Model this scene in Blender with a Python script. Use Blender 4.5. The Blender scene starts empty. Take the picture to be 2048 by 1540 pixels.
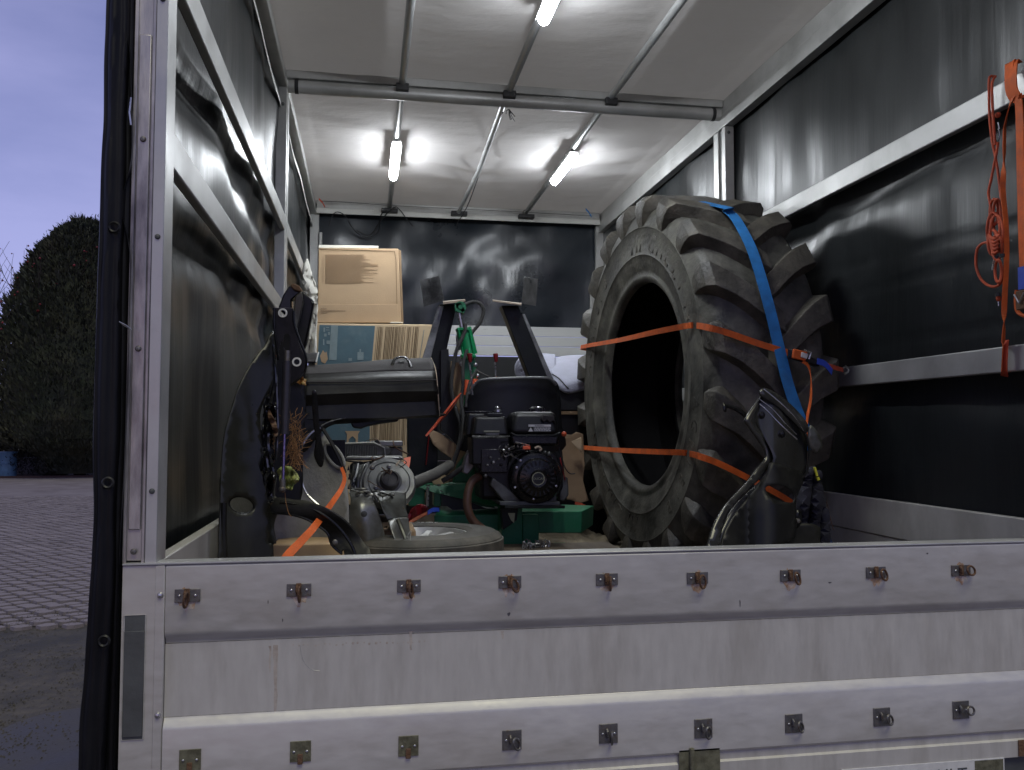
import bpy, bmesh, math, random
from mathutils import Vector, Matrix, Euler, noise, geometry
random.seed(7)
R = math.radians
sc = bpy.context.scene
COL = sc.collection

# ---------------------------------------------------------------- camera, sky, sun, exposure
CAM = Vector((0.4332, -1.887, 0.73)); YAW = R(9.8); PITCH = R(3.0); FPX = 1685.0
cd = bpy.data.cameras.new('camera'); cam = bpy.data.objects.new('camera', cd); COL.objects.link(cam)
cam.location = CAM; cam.rotation_euler = (R(90) + PITCH, 0, -YAW)
cd.sensor_width = 36; cd.lens = 36 * FPX / 2048; cd.clip_start = .05; cd.clip_end = 2000
sc.camera = cam
w = bpy.data.worlds.new('World'); sc.world = w; w.use_nodes = True
nt = w.node_tree; nt.nodes.clear()
def N(nt, t, **k):
    n = nt.nodes.new(t)
    for a, b in k.items(): setattr(n, a, b)
    return n
out = N(nt, 'ShaderNodeOutputWorld'); bg = N(nt, 'ShaderNodeBackground')
sky = N(nt, 'ShaderNodeTexSky'); sky.sky_type = 'NISHITA'; sky.sun_disc = False
sky.sun_elevation = R(2); sky.sun_rotation = R(200); sky.air_density = 1.0; sky.dust_density = .6; sky.ozone_density = 3
tc = N(nt, 'ShaderNodeTexCoord'); mp = N(nt, 'ShaderNodeMapping'); mp.inputs['Scale'].default_value = (1, 1, 3.2)
ns = N(nt, 'ShaderNodeTexNoise'); ns.inputs['Scale'].default_value = 1.7; ns.inputs['Detail'].default_value = 7; ns.inputs['Roughness'].default_value = .55
rp = N(nt, 'ShaderNodeValToRGB'); rp.color_ramp.elements[0].position = .36; rp.color_ramp.elements[1].position = .64
rp.color_ramp.elements[0].color = (.215, .235, .51, 1); rp.color_ramp.elements[1].color = (.36, .365, .69, 1)
mx = N(nt, 'ShaderNodeMix', data_type='RGBA', blend_type='ADD'); mx.inputs[0].default_value = 1
sm = N(nt, 'ShaderNodeVectorMath', operation='SCALE'); sm.inputs['Scale'].default_value = .05
L = nt.links.new
L(tc.outputs['Generated'], mp.inputs[0]); L(mp.outputs[0], ns.inputs['Vector']); L(ns.outputs[0], rp.inputs[0])
sx = N(nt, 'ShaderNodeSeparateXYZ'); mz = N(nt, 'ShaderNodeMapRange'); L(tc.outputs['Generated'], sx.inputs[0]); L(sx.outputs[2], mz.inputs[0])
mz.inputs[1].default_value = .10; mz.inputs[2].default_value = .60; mz.inputs[3].default_value = 1.12; mz.inputs[4].default_value = .60
gs = N(nt, 'ShaderNodeVectorMath', operation='SCALE'); L(rp.outputs[0], gs.inputs[0]); L(mz.outputs[0], gs.inputs['Scale'])
L(sky.outputs[0], sm.inputs[0]); L(gs.outputs[0], mx.inputs[6]); L(sm.outputs[0], mx.inputs[7])
L(mx.outputs[2], bg.inputs[0]); bg.inputs[1].default_value = 1.0; L(bg.outputs[0], out.inputs[0])
sd = bpy.data.lights.new('sun', 'SUN'); sd.energy = 1.5; sd.angle = R(28); sd.color = (.95, .93, .66)
sun = bpy.data.objects.new('sun', sd); COL.objects.link(sun)
sun.rotation_euler = Vector((-.12, .50, -.86)).to_track_quat('-Z', 'Y').to_euler()
sc.view_settings.view_transform = 'Standard'; sc.view_settings.look = 'None'
sc.view_settings.exposure = 0; sc.view_settings.gamma = 1
LAMP_STRENGTH = 128.0

# ---------------------------------------------------------------- pixel of the photograph -> point at a real distance
_F = Vector((math.sin(YAW) * math.cos(PITCH), math.cos(YAW) * math.cos(PITCH), math.sin(PITCH)))
_R = Vector((math.cos(YAW), -math.sin(YAW), 0)); _U = _R.cross(_F)
def at(px, py, v, ax=1):
    d = _F * FPX + _R * (px - 1024) - _U * (py - 770)
    return CAM + d * ((v - CAM[ax]) / d[ax])
def atx(px, py, x): return at(px, py, x, 0)
def atz(px, py, z): return at(px, py, z, 2)
def pxm(n, Y): return n * (Y - CAM.y) * 1.01 / FPX     # n photo pixels in metres at depth Y

# ---------------------------------------------------------------- materials
MATS = {}
def M(name, col, rough=.5, metal=0., var=.25, scale=6., stretch=(1, 1, 1), bump=.1, bscale=60., bstretch=(1, 1, 1),
      col2=None, lo=.45, hi=.65, dscale=3., spec=.5, coat=0., rvar=.1, emit=None, estr=0., bdist=.01, trans=0., tw=0.):
    m = bpy.data.materials.new(name); m.use_nodes = True; nt = m.node_tree; L = nt.links.new
    b = nt.nodes['Principled BSDF']
    tc = N(nt, 'ShaderNodeTexCoord')
    def nz(sc_, st, det=5, r=.6):
        mp = N(nt, 'ShaderNodeMapping'); mp.inputs['Scale'].default_value = st
        n = N(nt, 'ShaderNodeTexNoise'); n.inputs['Scale'].default_value = sc_; n.inputs['Detail'].default_value = det
        n.inputs['Roughness'].default_value = r
        L(tc.outputs['Object'], mp.inputs[0]); L(mp.outputs[0], n.inputs['Vector']); return n
    n1 = nz(scale, stretch)
    mr = N(nt, 'ShaderNodeMapRange'); mr.inputs[1].default_value = .25; mr.inputs[2].default_value = .75
    mr.inputs[3].default_value = 1 - var; mr.inputs[4].default_value = 1 + var
    L(n1.outputs[0], mr.inputs[0])
    mu = N(nt, 'ShaderNodeVectorMath', operation='SCALE'); L(mr.outputs[0], mu.inputs['Scale'])
    if col2:
        n2 = nz(dscale, stretch, 8, .65); r2 = N(nt, 'ShaderNodeMapRange')
        r2.inputs[1].default_value = lo; r2.inputs[2].default_value = hi; L(n2.outputs[0], r2.inputs[0])
        mi = N(nt, 'ShaderNodeMix', data_type='RGBA'); L(r2.outputs[0], mi.inputs[0])
        mi.inputs[6].default_value = (*col, 1); mi.inputs[7].default_value = (*col2, 1)
        L(mi.outputs[2], mu.inputs[0])
    else: mu.inputs[0].default_value = col
    L(mu.outputs[0], b.inputs['Base Color'])
    rr = N(nt, 'ShaderNodeMapRange'); rr.inputs[1].default_value = .3; rr.inputs[2].default_value = .7
    rr.inputs[3].default_value = max(.02, rough - rvar); rr.inputs[4].default_value = min(1, rough + rvar)
    L(n1.outputs[0], rr.inputs[0]); L(rr.outputs[0], b.inputs['Roughness'])
    b.inputs['Metallic'].default_value = metal; b.inputs['Specular IOR Level'].default_value = spec
    b.inputs['Coat Weight'].default_value = coat
    if bump:
        n3 = nz(bscale, bstretch, 4); bp = N(nt, 'ShaderNodeBump'); bp.inputs['Strength'].default_value = bump
        bp.inputs['Distance'].default_value = bdist
        L(n3.outputs[0], bp.inputs['Height']); L(bp.outputs[0], b.inputs['Normal'])
    if emit: b.inputs['Emission Color'].default_value = (*emit, 1); b.inputs['Emission Strength'].default_value = estr
    if trans:
        tl = N(nt, 'ShaderNodeBsdfTranslucent'); tl.inputs['Color'].default_value = (.70, .66, .55, 1)
        ms_ = N(nt, 'ShaderNodeMixShader'); ms_.inputs[0].default_value = trans; mo = nt.nodes['Material Output']
        L(b.outputs[0], ms_.inputs[1]); L(tl.outputs[0], ms_.inputs[2]); L(ms_.outputs[0], mo.inputs['Surface'])
    MATS[name] = m; return m

M('aluminium', (.44, .44, .43), .44, .5, .12, 5, (1, 1, 1), .06, 120, (1, 1, .1), col2=(.30, .30, .285), lo=.45, hi=.75)
M('aluminium_worn', (.42, .40, .385), .42, .7, .3, 9, (2, 2, .5), .12, 90, (1, 1, .15), col2=(.16, .15, .155), lo=.47, hi=.68, dscale=7)
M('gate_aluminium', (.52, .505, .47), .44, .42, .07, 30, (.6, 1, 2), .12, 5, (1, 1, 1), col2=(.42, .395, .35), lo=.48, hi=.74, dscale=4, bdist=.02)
M('gate_stain', (.46, .415, .36), .6, .2, .2, 40, col2=(.34, .29, .24), dscale=30)
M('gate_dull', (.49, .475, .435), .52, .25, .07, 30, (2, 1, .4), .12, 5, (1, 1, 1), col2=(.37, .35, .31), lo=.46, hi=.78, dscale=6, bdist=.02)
M('panel_recess', (.085, .09, .088), .55, .3, .2, 12)
M('dark_tarp', (.013, .015, .016), .34, 0, .3, 2.2, (1, 1, .4), .20, 3.2, (1, 3.2, .22), col2=(.026, .028, .028), lo=.45, hi=.85, dscale=1.2, spec=.36, rvar=.06, bdist=.016)
M('dark_tarp_front', (.013, .018, .025), .30, 0, .3, 2, (1, 1, 1), .22, 2.6, (2.6, 1, .35), spec=.55, rvar=.05, bdist=.02)
M('outer_tarp', (.005, .005, .006), .55, 0, .5, 6, (1, 1, .3), .5, 12, (1, 1, .3), col2=(.018, .018, .018), lo=.55, hi=.75, spec=.25)
M('roof_fabric', (.50, .482, .475), .75, 0, .07, 3, (1, 1, 1), .40, 4, (1, 2.2, 1), spec=.2, bdist=.02, trans=.20)
M('hem', (.50, .50, .47), .5, 0, .1, 5)
M('steel_tube', (.46, .47, .47), .42, .55, .15, 6)
M('black_clamp', (.02, .02, .022), .5)
M('plank_white', (.62, .63, .62), .55, .1, .06, 10, (.3, 1, 2), .1, 60, (.2, 1, 1), col2=(.42, .42, .41), lo=.68, hi=.72, dscale=12)
M('floor_wood', (.13, .10, .07), .7, 0, .4, 5, (1, .2, 1), .3, 40, (1, .1, 1), col2=(.05, .04, .03))
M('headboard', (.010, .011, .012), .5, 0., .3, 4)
M('rust', (.13, .065, .028), .8, 0, .5, 60, bump=.4, bscale=200, col2=(.08, .05, .035), dscale=60)
M('rust_stain', (.36, .22, .12), .75, .2, .35, 70, bump=.1, col2=(.55, .48, .42), dscale=40, lo=.42, hi=.6)
M('zinc', (.17, .165, .16), .45, .7, .3, 60, bump=.15, col2=(.10, .075, .05), dscale=60, lo=.5, hi=.7)
M('olive_plate', (.16, .155, .10), .6, .4, .3, 60, bump=.15, col2=(.09, .085, .05), dscale=50)
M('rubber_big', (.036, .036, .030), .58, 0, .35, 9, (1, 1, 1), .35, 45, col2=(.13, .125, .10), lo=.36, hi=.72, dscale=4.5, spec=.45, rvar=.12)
M('inner_shade', (.006, .006, .006), .8, 0, .3, 8, spec=.2)
M('rubber_lug', (.034, .032, .027), .54, 0, .4, 9, (1, 1, 1), .5, 50, col2=(.135, .122, .093), lo=.36, hi=.70, dscale=5, spec=.45, rvar=.12)
M('rubber_car', (.05, .047, .040), .7, 0, .25, 12, col2=(.10, .09, .075), dscale=6)
M('black_satin', (.055, .055, .053), .20, .5, .3, 6, bump=.06, bscale=14, col2=(.05, .05, .047), lo=.45, hi=.75, dscale=7, spec=.5)  # base lifted so the wing's grey reflection is in the colour
M('painted_edge_shine', (.42, .42, .42), .20, .9, .2, 20)
M('lacquer_black', (.008, .008, .009), .10, 0, .2, 20, bump=.1, bscale=40, coat=.8)
M('strap_orange', (.62, .115, .02), .6, 0, .28, 20, bump=.3, bscale=500, spec=.3, col2=(.42, .09, .03), lo=.5, hi=.8, dscale=14)
M('strap_orange_dark', (.48, .07, .03), .6, 0, .2, 20, bump=.3, bscale=500, spec=.3)
M('strap_blue', (.018, .16, .42), .55, 0, .28, 20, bump=.3, bscale=600, spec=.35, col2=(.02, .11, .28), lo=.5, hi=.8, dscale=14)
M('tag_blue', (.02, .06, .42), .55)
M('rope_red', (.50, .075, .02), .6, 0, .25, 40, bump=.5, bscale=300)
M('black_paint', (.006, .006, .0065), .24, 0, .3, 6, bump=.05, bscale=20, col2=(.02, .0195, .017), lo=.5, hi=.8, dscale=7, spec=.35, rvar=.1)
M('black_dusty', (.008, .008, .0075), .42, 0, .4, 9, bump=.08, bscale=30, col2=(.036, .035, .030), lo=.45, hi=.78, dscale=3, spec=.3, rvar=.12)
M('panel_dusty', (.014, .0145, .012), .36, 0, .4, 4, (1, 1, .5), .1, 12, col2=(.048, .048, .040), lo=.42, hi=.74, dscale=2.5, spec=.4)
M('black_plastic', (.009, .0092, .0095), .40, 0, .25, 30, bump=.12, bscale=300, rvar=.08, spec=.35)
M('black_gloss_plastic', (.007, .007, .0075), .26, 0, .25, 30, bump=.05, bscale=100, spec=.4)
M('violet_metal', (.034, .032, .040), .38, .3, .25, 30, bump=.1, bscale=150)
M('strut_rod', (.22, .19, .36), .22, .9)
M('bare_steel', (.55, .55, .56), .3, .95, .2, 40)
M('scuff_grey', (.030, .027, .028), .65, 0, .15, 8, bump=.15, bscale=250, spec=.2)
M('silver_body', (.24, .245, .235), .36, .6, .25, 8, bump=.15, bscale=12, col2=(.14, .13, .11), lo=.5, hi=.72, dscale=12, rvar=.12)
M('silver_dark', (.11, .115, .105), .38, .5, .35, 10, bump=.2, bscale=20, col2=(.05, .045, .035), dscale=12)
M('grey_liner', (.27, .27, .255), .6, 0, .25, 6, bump=.25, bscale=90, col2=(.12, .118, .105), lo=.45, hi=.75, dscale=5)
M('alloy', (.55, .55, .53), .38, .6, .2, 14, col2=(.25, .23, .2), lo=.6, hi=.8)
M('cardboard', (.44, .31, .185), .85, 0, .06, 5, bump=.1, bscale=120, col2=(.38, .26, .155), lo=.4, hi=.8, dscale=2)
M('cardboard_pale', (.56, .43, .27), .85, 0, .06, 5, bump=.1, bscale=120)
M('cardboard_dark', (.26, .175, .10), .85, 0, .15, 5, bump=.1, bscale=120)
M('print_blue', (.075, .135, .165), .7, 0, .12, 12, col2=(.12, .18, .20), lo=.55, hi=.8, dscale=8)
M('print_pale', (.20, .26, .27), .7, 0, .15, 20)
M('print_line', (.12, .075, .035), .8)
M('print_text', (.33, .23, .14), .8)
M('foam_white', (.70, .68, .60), .8, 0, .06, 8, bump=.15, bscale=80)
M('green_paint', (.012, .16, .065), .42, 0, .25, 6, bump=.12, bscale=40, col2=(.05, .16, .10), lo=.5, hi=.8, dscale=5)
M('green_bright', (.01, .30, .10), .35, 0, .2, 6, bump=.05)
M('arm_black', (.009, .011, .010), .42, .2, .35, 8, bump=.1, col2=(.028, .03, .027), lo=.5, hi=.8, dscale=6, spec=.3)
M('arm_grey', (.30, .31, .30), .5, .4, .25, 14, bump=.1, col2=(.05, .05, .05))
M('raw_edge', (.42, .34, .25), .6, .4, .3, 30)
M('hose', (.05, .05, .045), .6, 0, .3, 20)
M('hose_brown', (.115, .06, .035), .45, 0, .25, 20)
M('lever_red', (.22, .012, .015), .35)
M('orange_plastic', (.75, .12, .04), .5)
M('blanket', (.40, .41, .50), .9, 0, .12, 14, bump=.5, bscale=120)
M('cloth_dark', (.014, .014, .028), .9, 0, .4, 10, bump=.4, bscale=60)
M('cloth_blue', (.02, .04, .13), .85, 0, .3, 10, bump=.4, bscale=60)
M('mat_brown', (.13, .105, .065), .95, 0, .35, 8, bump=.6, bscale=40, col2=(.20, .165, .11))
M('pipe_grey', (.14, .135, .115), .55, 0, .2, 10)
M('label_white', (.55, .55, .53), .5, 0, .1, 60)
M('label_grey', (.10, .105, .11), .5, 0, .3, 90)
M('badge', (.30, .31, .20), .4, .6)
M('yellow', (.6, .6, .05), .5)
M('straw', (.26, .13, .05), .9, 0, .4, 50)
M('leaf', (.20, .24, .06), .6, 0, .35, 30, col2=(.40, .38, .16), dscale=18)
M('leaf_orange', (.40, .17, .03), .6, 0, .4, 60, col2=(.20, .18, .04), dscale=60)
M('lamp_glow', (.9, .9, .9), .4, emit=(.90, .95, 1.0), estr=LAMP_STRENGTH, bump=0)
M('lamp_body', (.6, .6, .6), .4)
M('cable', (.012, .012, .014), .5)
M('asphalt', (.036, .033, .029), .8, 0, .4, 14, bump=.8, bscale=40, col2=(.085, .074, .060), lo=.38, hi=.66, dscale=1.6, bdist=.01, rvar=.15)
M('wet_ground', (.052, .048, .044), .52, 0, .3, 3, bump=.25, bscale=50, rvar=.15)
M('soil', (.028, .022, .018), .95, 0, .5, 6, bump=.6, bscale=40)
M('paver', (.20, .175, .19), .85, 0, .2, 1.5, bump=.4, bscale=60, col2=(.14, .12, .13), dscale=2)
M('paver_far', (.16, .14, .155), .88, 0, .2, 1.5, bump=.4, bscale=30, col2=(.12, .10, .11), dscale=1.2)
M('verge', (.05, .028, .026), .95, 0, .4, 2, bump=.6, bscale=30)
M('conifer', (.018, .024, .013), .8, 0, .45, 1.5, bump=0, col2=(.034, .034, .018), dscale=.8)
M('bark', (.03, .022, .016), .9, 0, .4, 10)
M('berry', (.16, .015, .02), .5)
M('wall_dim', (.14, .13, .14), .8, 0, .2, 3)
M('barrel_blue', (.10, .20, .32), .5)
M('dark_leaf', (.014, .014, .010), .85, 0, .4, 3)

# ---------------------------------------------------------------- mesh helpers
ORG = {}
class MB:
    def __init__(s): s.v = []; s.f = []; s.m = []; s.cur = 0
    def add(s, vs, fs):
        o = len(s.v); s.v += [Vector(v) for v in vs]
        for f in fs: s.f.append([i + o for i in f]); s.m.append(s.cur)
    def box(s, a, b, rot=None, piv=None):
        """box between the two corners a and b"""
        a, b = Vector(a), Vector(b)
        vs = [Vector((x, y, z)) for x in (a.x, b.x) for y in (a.y, b.y) for z in (a.z, b.z)]
        if rot:
            c = Vector(piv) if piv else (a + b) / 2; m = Euler(rot).to_matrix(); vs = [m @ (v - c) + c for v in vs]
        s.add(vs, [(0, 1, 3, 2), (4, 6, 7, 5), (0, 4, 5, 1), (2, 3, 7, 6), (0, 2, 6, 4), (1, 5, 7, 3)]); return s
    def hexa(s, q0, q1):
        """solid between two quads"""
        s.add(list(q0) + list(q1), [(3, 2, 1, 0), (4, 5, 6, 7), (0, 1, 5, 4), (1, 2, 6, 5), (2, 3, 7, 6), (3, 0, 4, 7)]); return s
    def prism(s, poly, vec):
        n = len(poly); vec = Vector(vec); poly = [Vector(p) for p in poly]
        s.add(poly + [p + vec for p in poly], [list(range(n))[::-1], list(range(n, 2 * n))] +
              [(i, (i + 1) % n, n + (i + 1) % n, n + i) for i in range(n)]); return s
    def tube(s, pts, r, n=10, closed=False, sq=1.0):
        pts = [Vector(p) for p in pts]; k = len(pts); rs = r if isinstance(r, (list, tuple)) else [r] * k
        t0 = (pts[1] - pts[0]).normalized(); up = Vector((0, 0, 1)) if abs(t0.z) < .9 else Vector((1, 0, 0))
        u = t0.cross(up).normalized(); vs = []
        for i, p in enumerate(pts):
            if closed: t = pts[(i + 1) % k] - pts[i - 1]
            else: t = pts[min(i + 1, k - 1)] - pts[max(i - 1, 0)]
            t = t.normalized() if t.length > 1e-9 else t0
            u = (u - t * u.dot(t)).normalized(); w_ = t.cross(u)
            for j in range(n):
                a = 2 * math.pi * j / n; vs.append(p + (u * math.cos(a) + w_ * math.sin(a) * sq) * rs[i])
        fs = []
        for i in range(k if closed else k - 1):
            i2 = (i + 1) % k
            for j in range(n): j2 = (j + 1) % n; fs.append((i * n + j, i * n + j2, i2 * n + j2, i2 * n + j))
        if not closed: fs += [list(range(n))[::-1], list(range((k - 1) * n, k * n))]
        s.add(vs, fs); return s
    def ribbon(s, pts, wid, thick=.003, normals=None):
        """webbing: centre line pts, width vectors wid (one or per point)"""
        pts = [Vector(p) for p in pts]; k = len(pts)
        ws = [Vector(x) for x in wid] if isinstance(wid, list) else [Vector(wid)] * k
        vs = []
        for i, p in enumerate(pts):
            t = (pts[min(i + 1, k - 1)] - pts[max(i - 1, 0)]).normalized(); w_ = ws[i]
            nn = t.cross(w_).normalized() * thick / 2
            vs += [p - w_ / 2 - nn, p + w_ / 2 - nn, p + w_ / 2 + nn, p - w_ / 2 + nn]
        fs = [(3, 2, 1, 0), tuple(range((k - 1) * 4, k * 4))]
        for i in range(k - 1):
            for j in range(4): fs.append((i * 4 + j, i * 4 + (j + 1) % 4, i * 4 + 4 + (j + 1) % 4, i * 4 + 4 + j))
        s.add(vs, fs); return s
    def lathe(s, prof, c, axis, n=32, closed=False, caps=True, a0=0., a1=2 * math.pi):
        """prof: (radius, height along axis)"""
        c = Vector(c); ax = Vector(axis).normalized(); up = Vector((0, 0, 1)) if abs(ax.z) < .9 else Vector((0, 1, 0))
        u = ax.cross(up).normalized(); w_ = ax.cross(u); k = len(prof); vs = []; full = abs(a1 - a0 - 2 * math.pi) < 1e-6
        nn = n if full else n + 1
        for j in range(nn):
            a = a0 + (a1 - a0) * j / n; d = u * math.cos(a) + w_ * math.sin(a)
            for r, h in prof: vs.append(c + ax * h + d * r)
        fs = []
        for j in range(n):
            j2 = (j + 1) % nn
            for i in range(k if closed else k - 1):
                i2 = (i + 1) % k; fs.append((j * k + i, j * k + i2, j2 * k + i2, j2 * k + i))
        if caps and not closed and full: fs += [[j * k for j in range(n)], [j * k + k - 1 for j in range(n)][::-1]]
        s.add(vs, fs); return s
    def cyl(s, p0, p1, r, n=16): return s.tube([p0, p1], r, n)
    def ball(s, c, r, n=12):
        c = Vector(c); r3 = Vector(r) if not isinstance(r, (int, float)) else Vector((r, r, r))
        m = n // 2; vs = [c + Vector((0, 0, r3.z)), c - Vector((0, 0, r3.z))]
        for i in range(1, m):
            t = math.pi * i / m
            for j in range(n):
                a = 2 * math.pi * j / n
                vs.append(c + Vector((r3.x * math.sin(t) * math.cos(a), r3.y * math.sin(t) * math.sin(a), r3.z * math.cos(t))))
        fs = []
        for j in range(n):
            j2 = (j + 1) % n; fs.append((0, 2 + j, 2 + j2)); fs.append((1, 2 + (m - 2) * n + j2, 2 + (m - 2) * n + j))
            for i in range(m - 2): fs.append((2 + i * n + j, 2 + (i + 1) * n + j, 2 + (i + 1) * n + j2, 2 + i * n + j2))
        s.add(vs, fs); return s

def obj(name, mb, mat, parent=None, bevel=0., seg=2, smooth=35, label=None, solid=0., loc=None, sub=0):
    if parent is None:
        if loc is None:
            xs = [v.x for v in mb.v]; ys = [v.y for v in mb.v]; zs = [v.z for v in mb.v]
            loc = Vector(((min(xs) + max(xs)) / 2, (min(ys) + max(ys)) / 2, min(zs)))
        org = Vector(loc)
    else: org = ORG[parent.name]
    me = bpy.data.meshes.new(name); me.from_pydata([v - org for v in mb.v], [], mb.f)
    ms = mat if isinstance(mat, (list, tuple)) else [mat]
    for x in ms: me.materials.append(MATS[x])
    if len(ms) > 1: me.polygons.foreach_set('material_index', mb.m)
    bm = bmesh.new(); bm.from_mesh(me); bmesh.ops.recalc_face_normals(bm, faces=bm.faces); bm.to_mesh(me); bm.free()
    if smooth:
        me.polygons.foreach_set('use_smooth', [True] * len(me.polygons)); me.set_sharp_from_angle(angle=R(smooth))
    o = bpy.data.objects.new(name, me); COL.objects.link(o)
    if parent is None: o.location = org
    else: o.parent = parent
    ORG[o.name] = org
    if solid:
        k = o.modifiers.new('solid', 'SOLIDIFY'); k.thickness = solid; k.offset = 0
    if bevel:
        k = o.modifiers.new('bevel', 'BEVEL'); k.width = bevel; k.segments = seg; k.limit_method = 'ANGLE'; k.angle_limit = R(30)
    if sub:
        k = o.modifiers.new('sub', 'SUBSURF'); k.levels = sub; k.render_levels = sub
    if label: o['label'] = label
    return o
def thing(name, label, cat, loc, group=None, kind=None):
    o = bpy.data.objects.new(name, None); COL.objects.link(o); o.location = loc; o.empty_display_size = .1
    ORG[o.name] = Vector(loc); o['label'] = label; o['category'] = cat
    if group: o['group'] = group
    return o
def tag(o, label, cat=None, group=None, kind=None):
    o['label'] = label
    if cat: o['category'] = cat
    if group: o['group'] = group
    if kind: o['kind'] = kind
    return o
def inst(src, parent, off):
    c = src.copy(); COL.objects.link(c); c.parent = parent; c.location = Vector(off); return c

def cr(pts, k=6, closed=False):
    """Catmull-Rom through pts (tuples of any length)"""
    n = len(pts); o = []
    rng = range(n) if closed else range(n - 1)
    for i in rng:
        g = (lambda j: pts[j % n]) if closed else (lambda j: pts[max(0, min(n - 1, j))])
        p0, p1, p2, p3 = g(i - 1), g(i), g(i + 1), g(i + 2)
        for s_ in range(k):
            t = s_ / k
            o.append(tuple(.5 * (2 * b + (c - a) * t + (2 * a - 5 * b + 4 * c - d) * t * t + (-a + 3 * b - 3 * c + d) * t ** 3)
                           for a, b, c, d in zip(p0, p1, p2, p3)))
    if not closed: o.append(tuple(pts[-1]))
    return o
def pip(x, y, P):
    c = False; n = len(P)
    for i in range(n):
        x1, y1 = P[i][:2]; x2, y2 = P[i - 1][:2]
        if (y1 > y) != (y2 > y) and x < (x2 - x1) * (y - y1) / (y2 - y1) + x1: c = not c
    return c
def sheet(name, outline, Y, mat, parent=None, holes=(), step=12, thick=.004, smooth=40, k=4, curved=True, bevel=0., label=None, amp=0., mb=None):
    """a pressed panel: outline in photo pixels, real depth Y(px, py) at each point, own thickness"""
    Yf = Y if callable(Y) else (lambda a, b: Y)
    o = cr(outline, k, True) if curved else list(outline); loops = [o] + [cr(h, 4, True) for h in holes]
    vs = []; es = []
    for lp in loops:
        b = len(vs); vs += [Vector(p[:2]) for p in lp]; es += [(b + i, b + (i + 1) % len(lp)) for i in range(len(lp))]
    x0 = min(p[0] for p in o); x1 = max(p[0] for p in o); y0 = min(p[1] for p in o); y1 = max(p[1] for p in o)
    y = y0 + step / 2; r = 0
    while y < y1:
        x = x0 + step * (.5 if r % 2 else 1)
        while x < x1:
            if pip(x, y, o) and not any(pip(x, y, h) for h in loops[1:]):
                if all((x - v.x) ** 2 + (y - v.y) ** 2 > (step * .45) ** 2 for v in vs[:len(vs)] if abs(x - v.x) < step): vs.append(Vector((x, y)))
            x += step
        y += step; r += 1
    rv, re, rf, *_ = geometry.delaunay_2d_cdt(vs, es, [], 0, 1e-4)
    fs = []
    for f in rf:
        cx = sum(rv[i].x for i in f) / len(f); cy = sum(rv[i].y for i in f) / len(f)
        if pip(cx, cy, o) and not any(pip(cx, cy, h) for h in loops[1:]): fs.append(tuple(f))
    own = mb is None
    if own: mb = MB()
    pv = [at(v.x, v.y, Yf(v.x, v.y) + (amp * noise.noise(Vector((v.x * .03, v.y * .03, 1.7))) if amp else 0)) for v in rv]
    mb.add(pv, fs)
    if not own: return mb
    ob = obj(name, mb, mat, parent, smooth=smooth, solid=thick, bevel=bevel, label=label)
    return ob
def ell(cx, cy, rx, ry, n=12, rot=0):
    return [(cx + rx * math.cos(a) * math.cos(rot) - ry * math.sin(a) * math.sin(rot),
             cy + rx * math.cos(a) * math.sin(rot) + ry * math.sin(a) * math.cos(rot)) for a in [2 * math.pi * i / n for i in range(n)]]
def path(pts, k=6):
    """smooth line through (px, py, Y) -> world points"""
    return [at(*p) for p in cr(pts, k)]
def text_mb(mb, s, size, origin, xd, yd, extr=.001, shear=0., spacing=1.0):
    """lettering as mesh: origin = lower left corner, xd / yd = unit directions"""
    cu = bpy.data.curves.new('t', 'FONT'); cu.body = s; cu.size = size; cu.extrude = extr; cu.resolution_u = 2; cu.shear = shear
    cu.space_character = spacing
    to = bpy.data.objects.new('t', cu); COL.objects.link(to)
    bpy.context.view_layer.update()
    dg = bpy.context.evaluated_depsgraph_get(); me = bpy.data.meshes.new_from_object(to.evaluated_get(dg))
    xd = Vector(xd); yd = Vector(yd); zd = xd.cross(yd); origin = Vector(origin)
    mb.add([origin + xd * v.co.x + yd * v.co.y + zd * v.co.z for v in me.vertices], [tuple(p.vertices) for p in me.polygons])
    wd = max((v.co.x for v in me.vertices), default=0)
    bpy.data.objects.remove(to); bpy.data.curves.remove(cu); bpy.data.meshes.remove(me); return wd
def fbm(x, y, z=0.): return noise.noise(Vector((x, y, z))) + .5 * noise.noise(Vector((2.1 * x, 2.1 * y, z + 5))) + .25 * noise.noise(Vector((4.3 * x, 4.3 * y, z + 9)))

# ================================================================ SETTING: ground, far side of the yard
GZ = -1.05
g = MB(); g.add([(-400, -60, GZ), (400, -60, GZ), (400, 700, GZ), (-400, 700, GZ)], [(0, 1, 2, 3)])
o = obj('ground', g, 'asphalt', loc=(0, 0, GZ)); tag(o, 'dark grey sandy asphalt of the yard', kind='structure')
g = MB(); g.add([(-14, 5.9, GZ + .004), (3, 6.9, GZ + .004), (6, 31, GZ + .004), (-24, 31, GZ + .004)], [(0, 1, 2, 3)])
o = obj('pavement_bed', g, 'soil', loc=(0, 0, GZ)); tag(o, 'dark soil in the joints under the paving blocks', kind='structure')
pave = bpy.data.objects.new('pavement', None); COL.objects.link(pave); pave.location = (0, 0, GZ); pave['kind'] = 'structure'
pave['label'] = 'paved yard of purple grey blocks with dark joints beside the truck'; ORG['pavement'] = Vector((0, 0, GZ))
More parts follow.
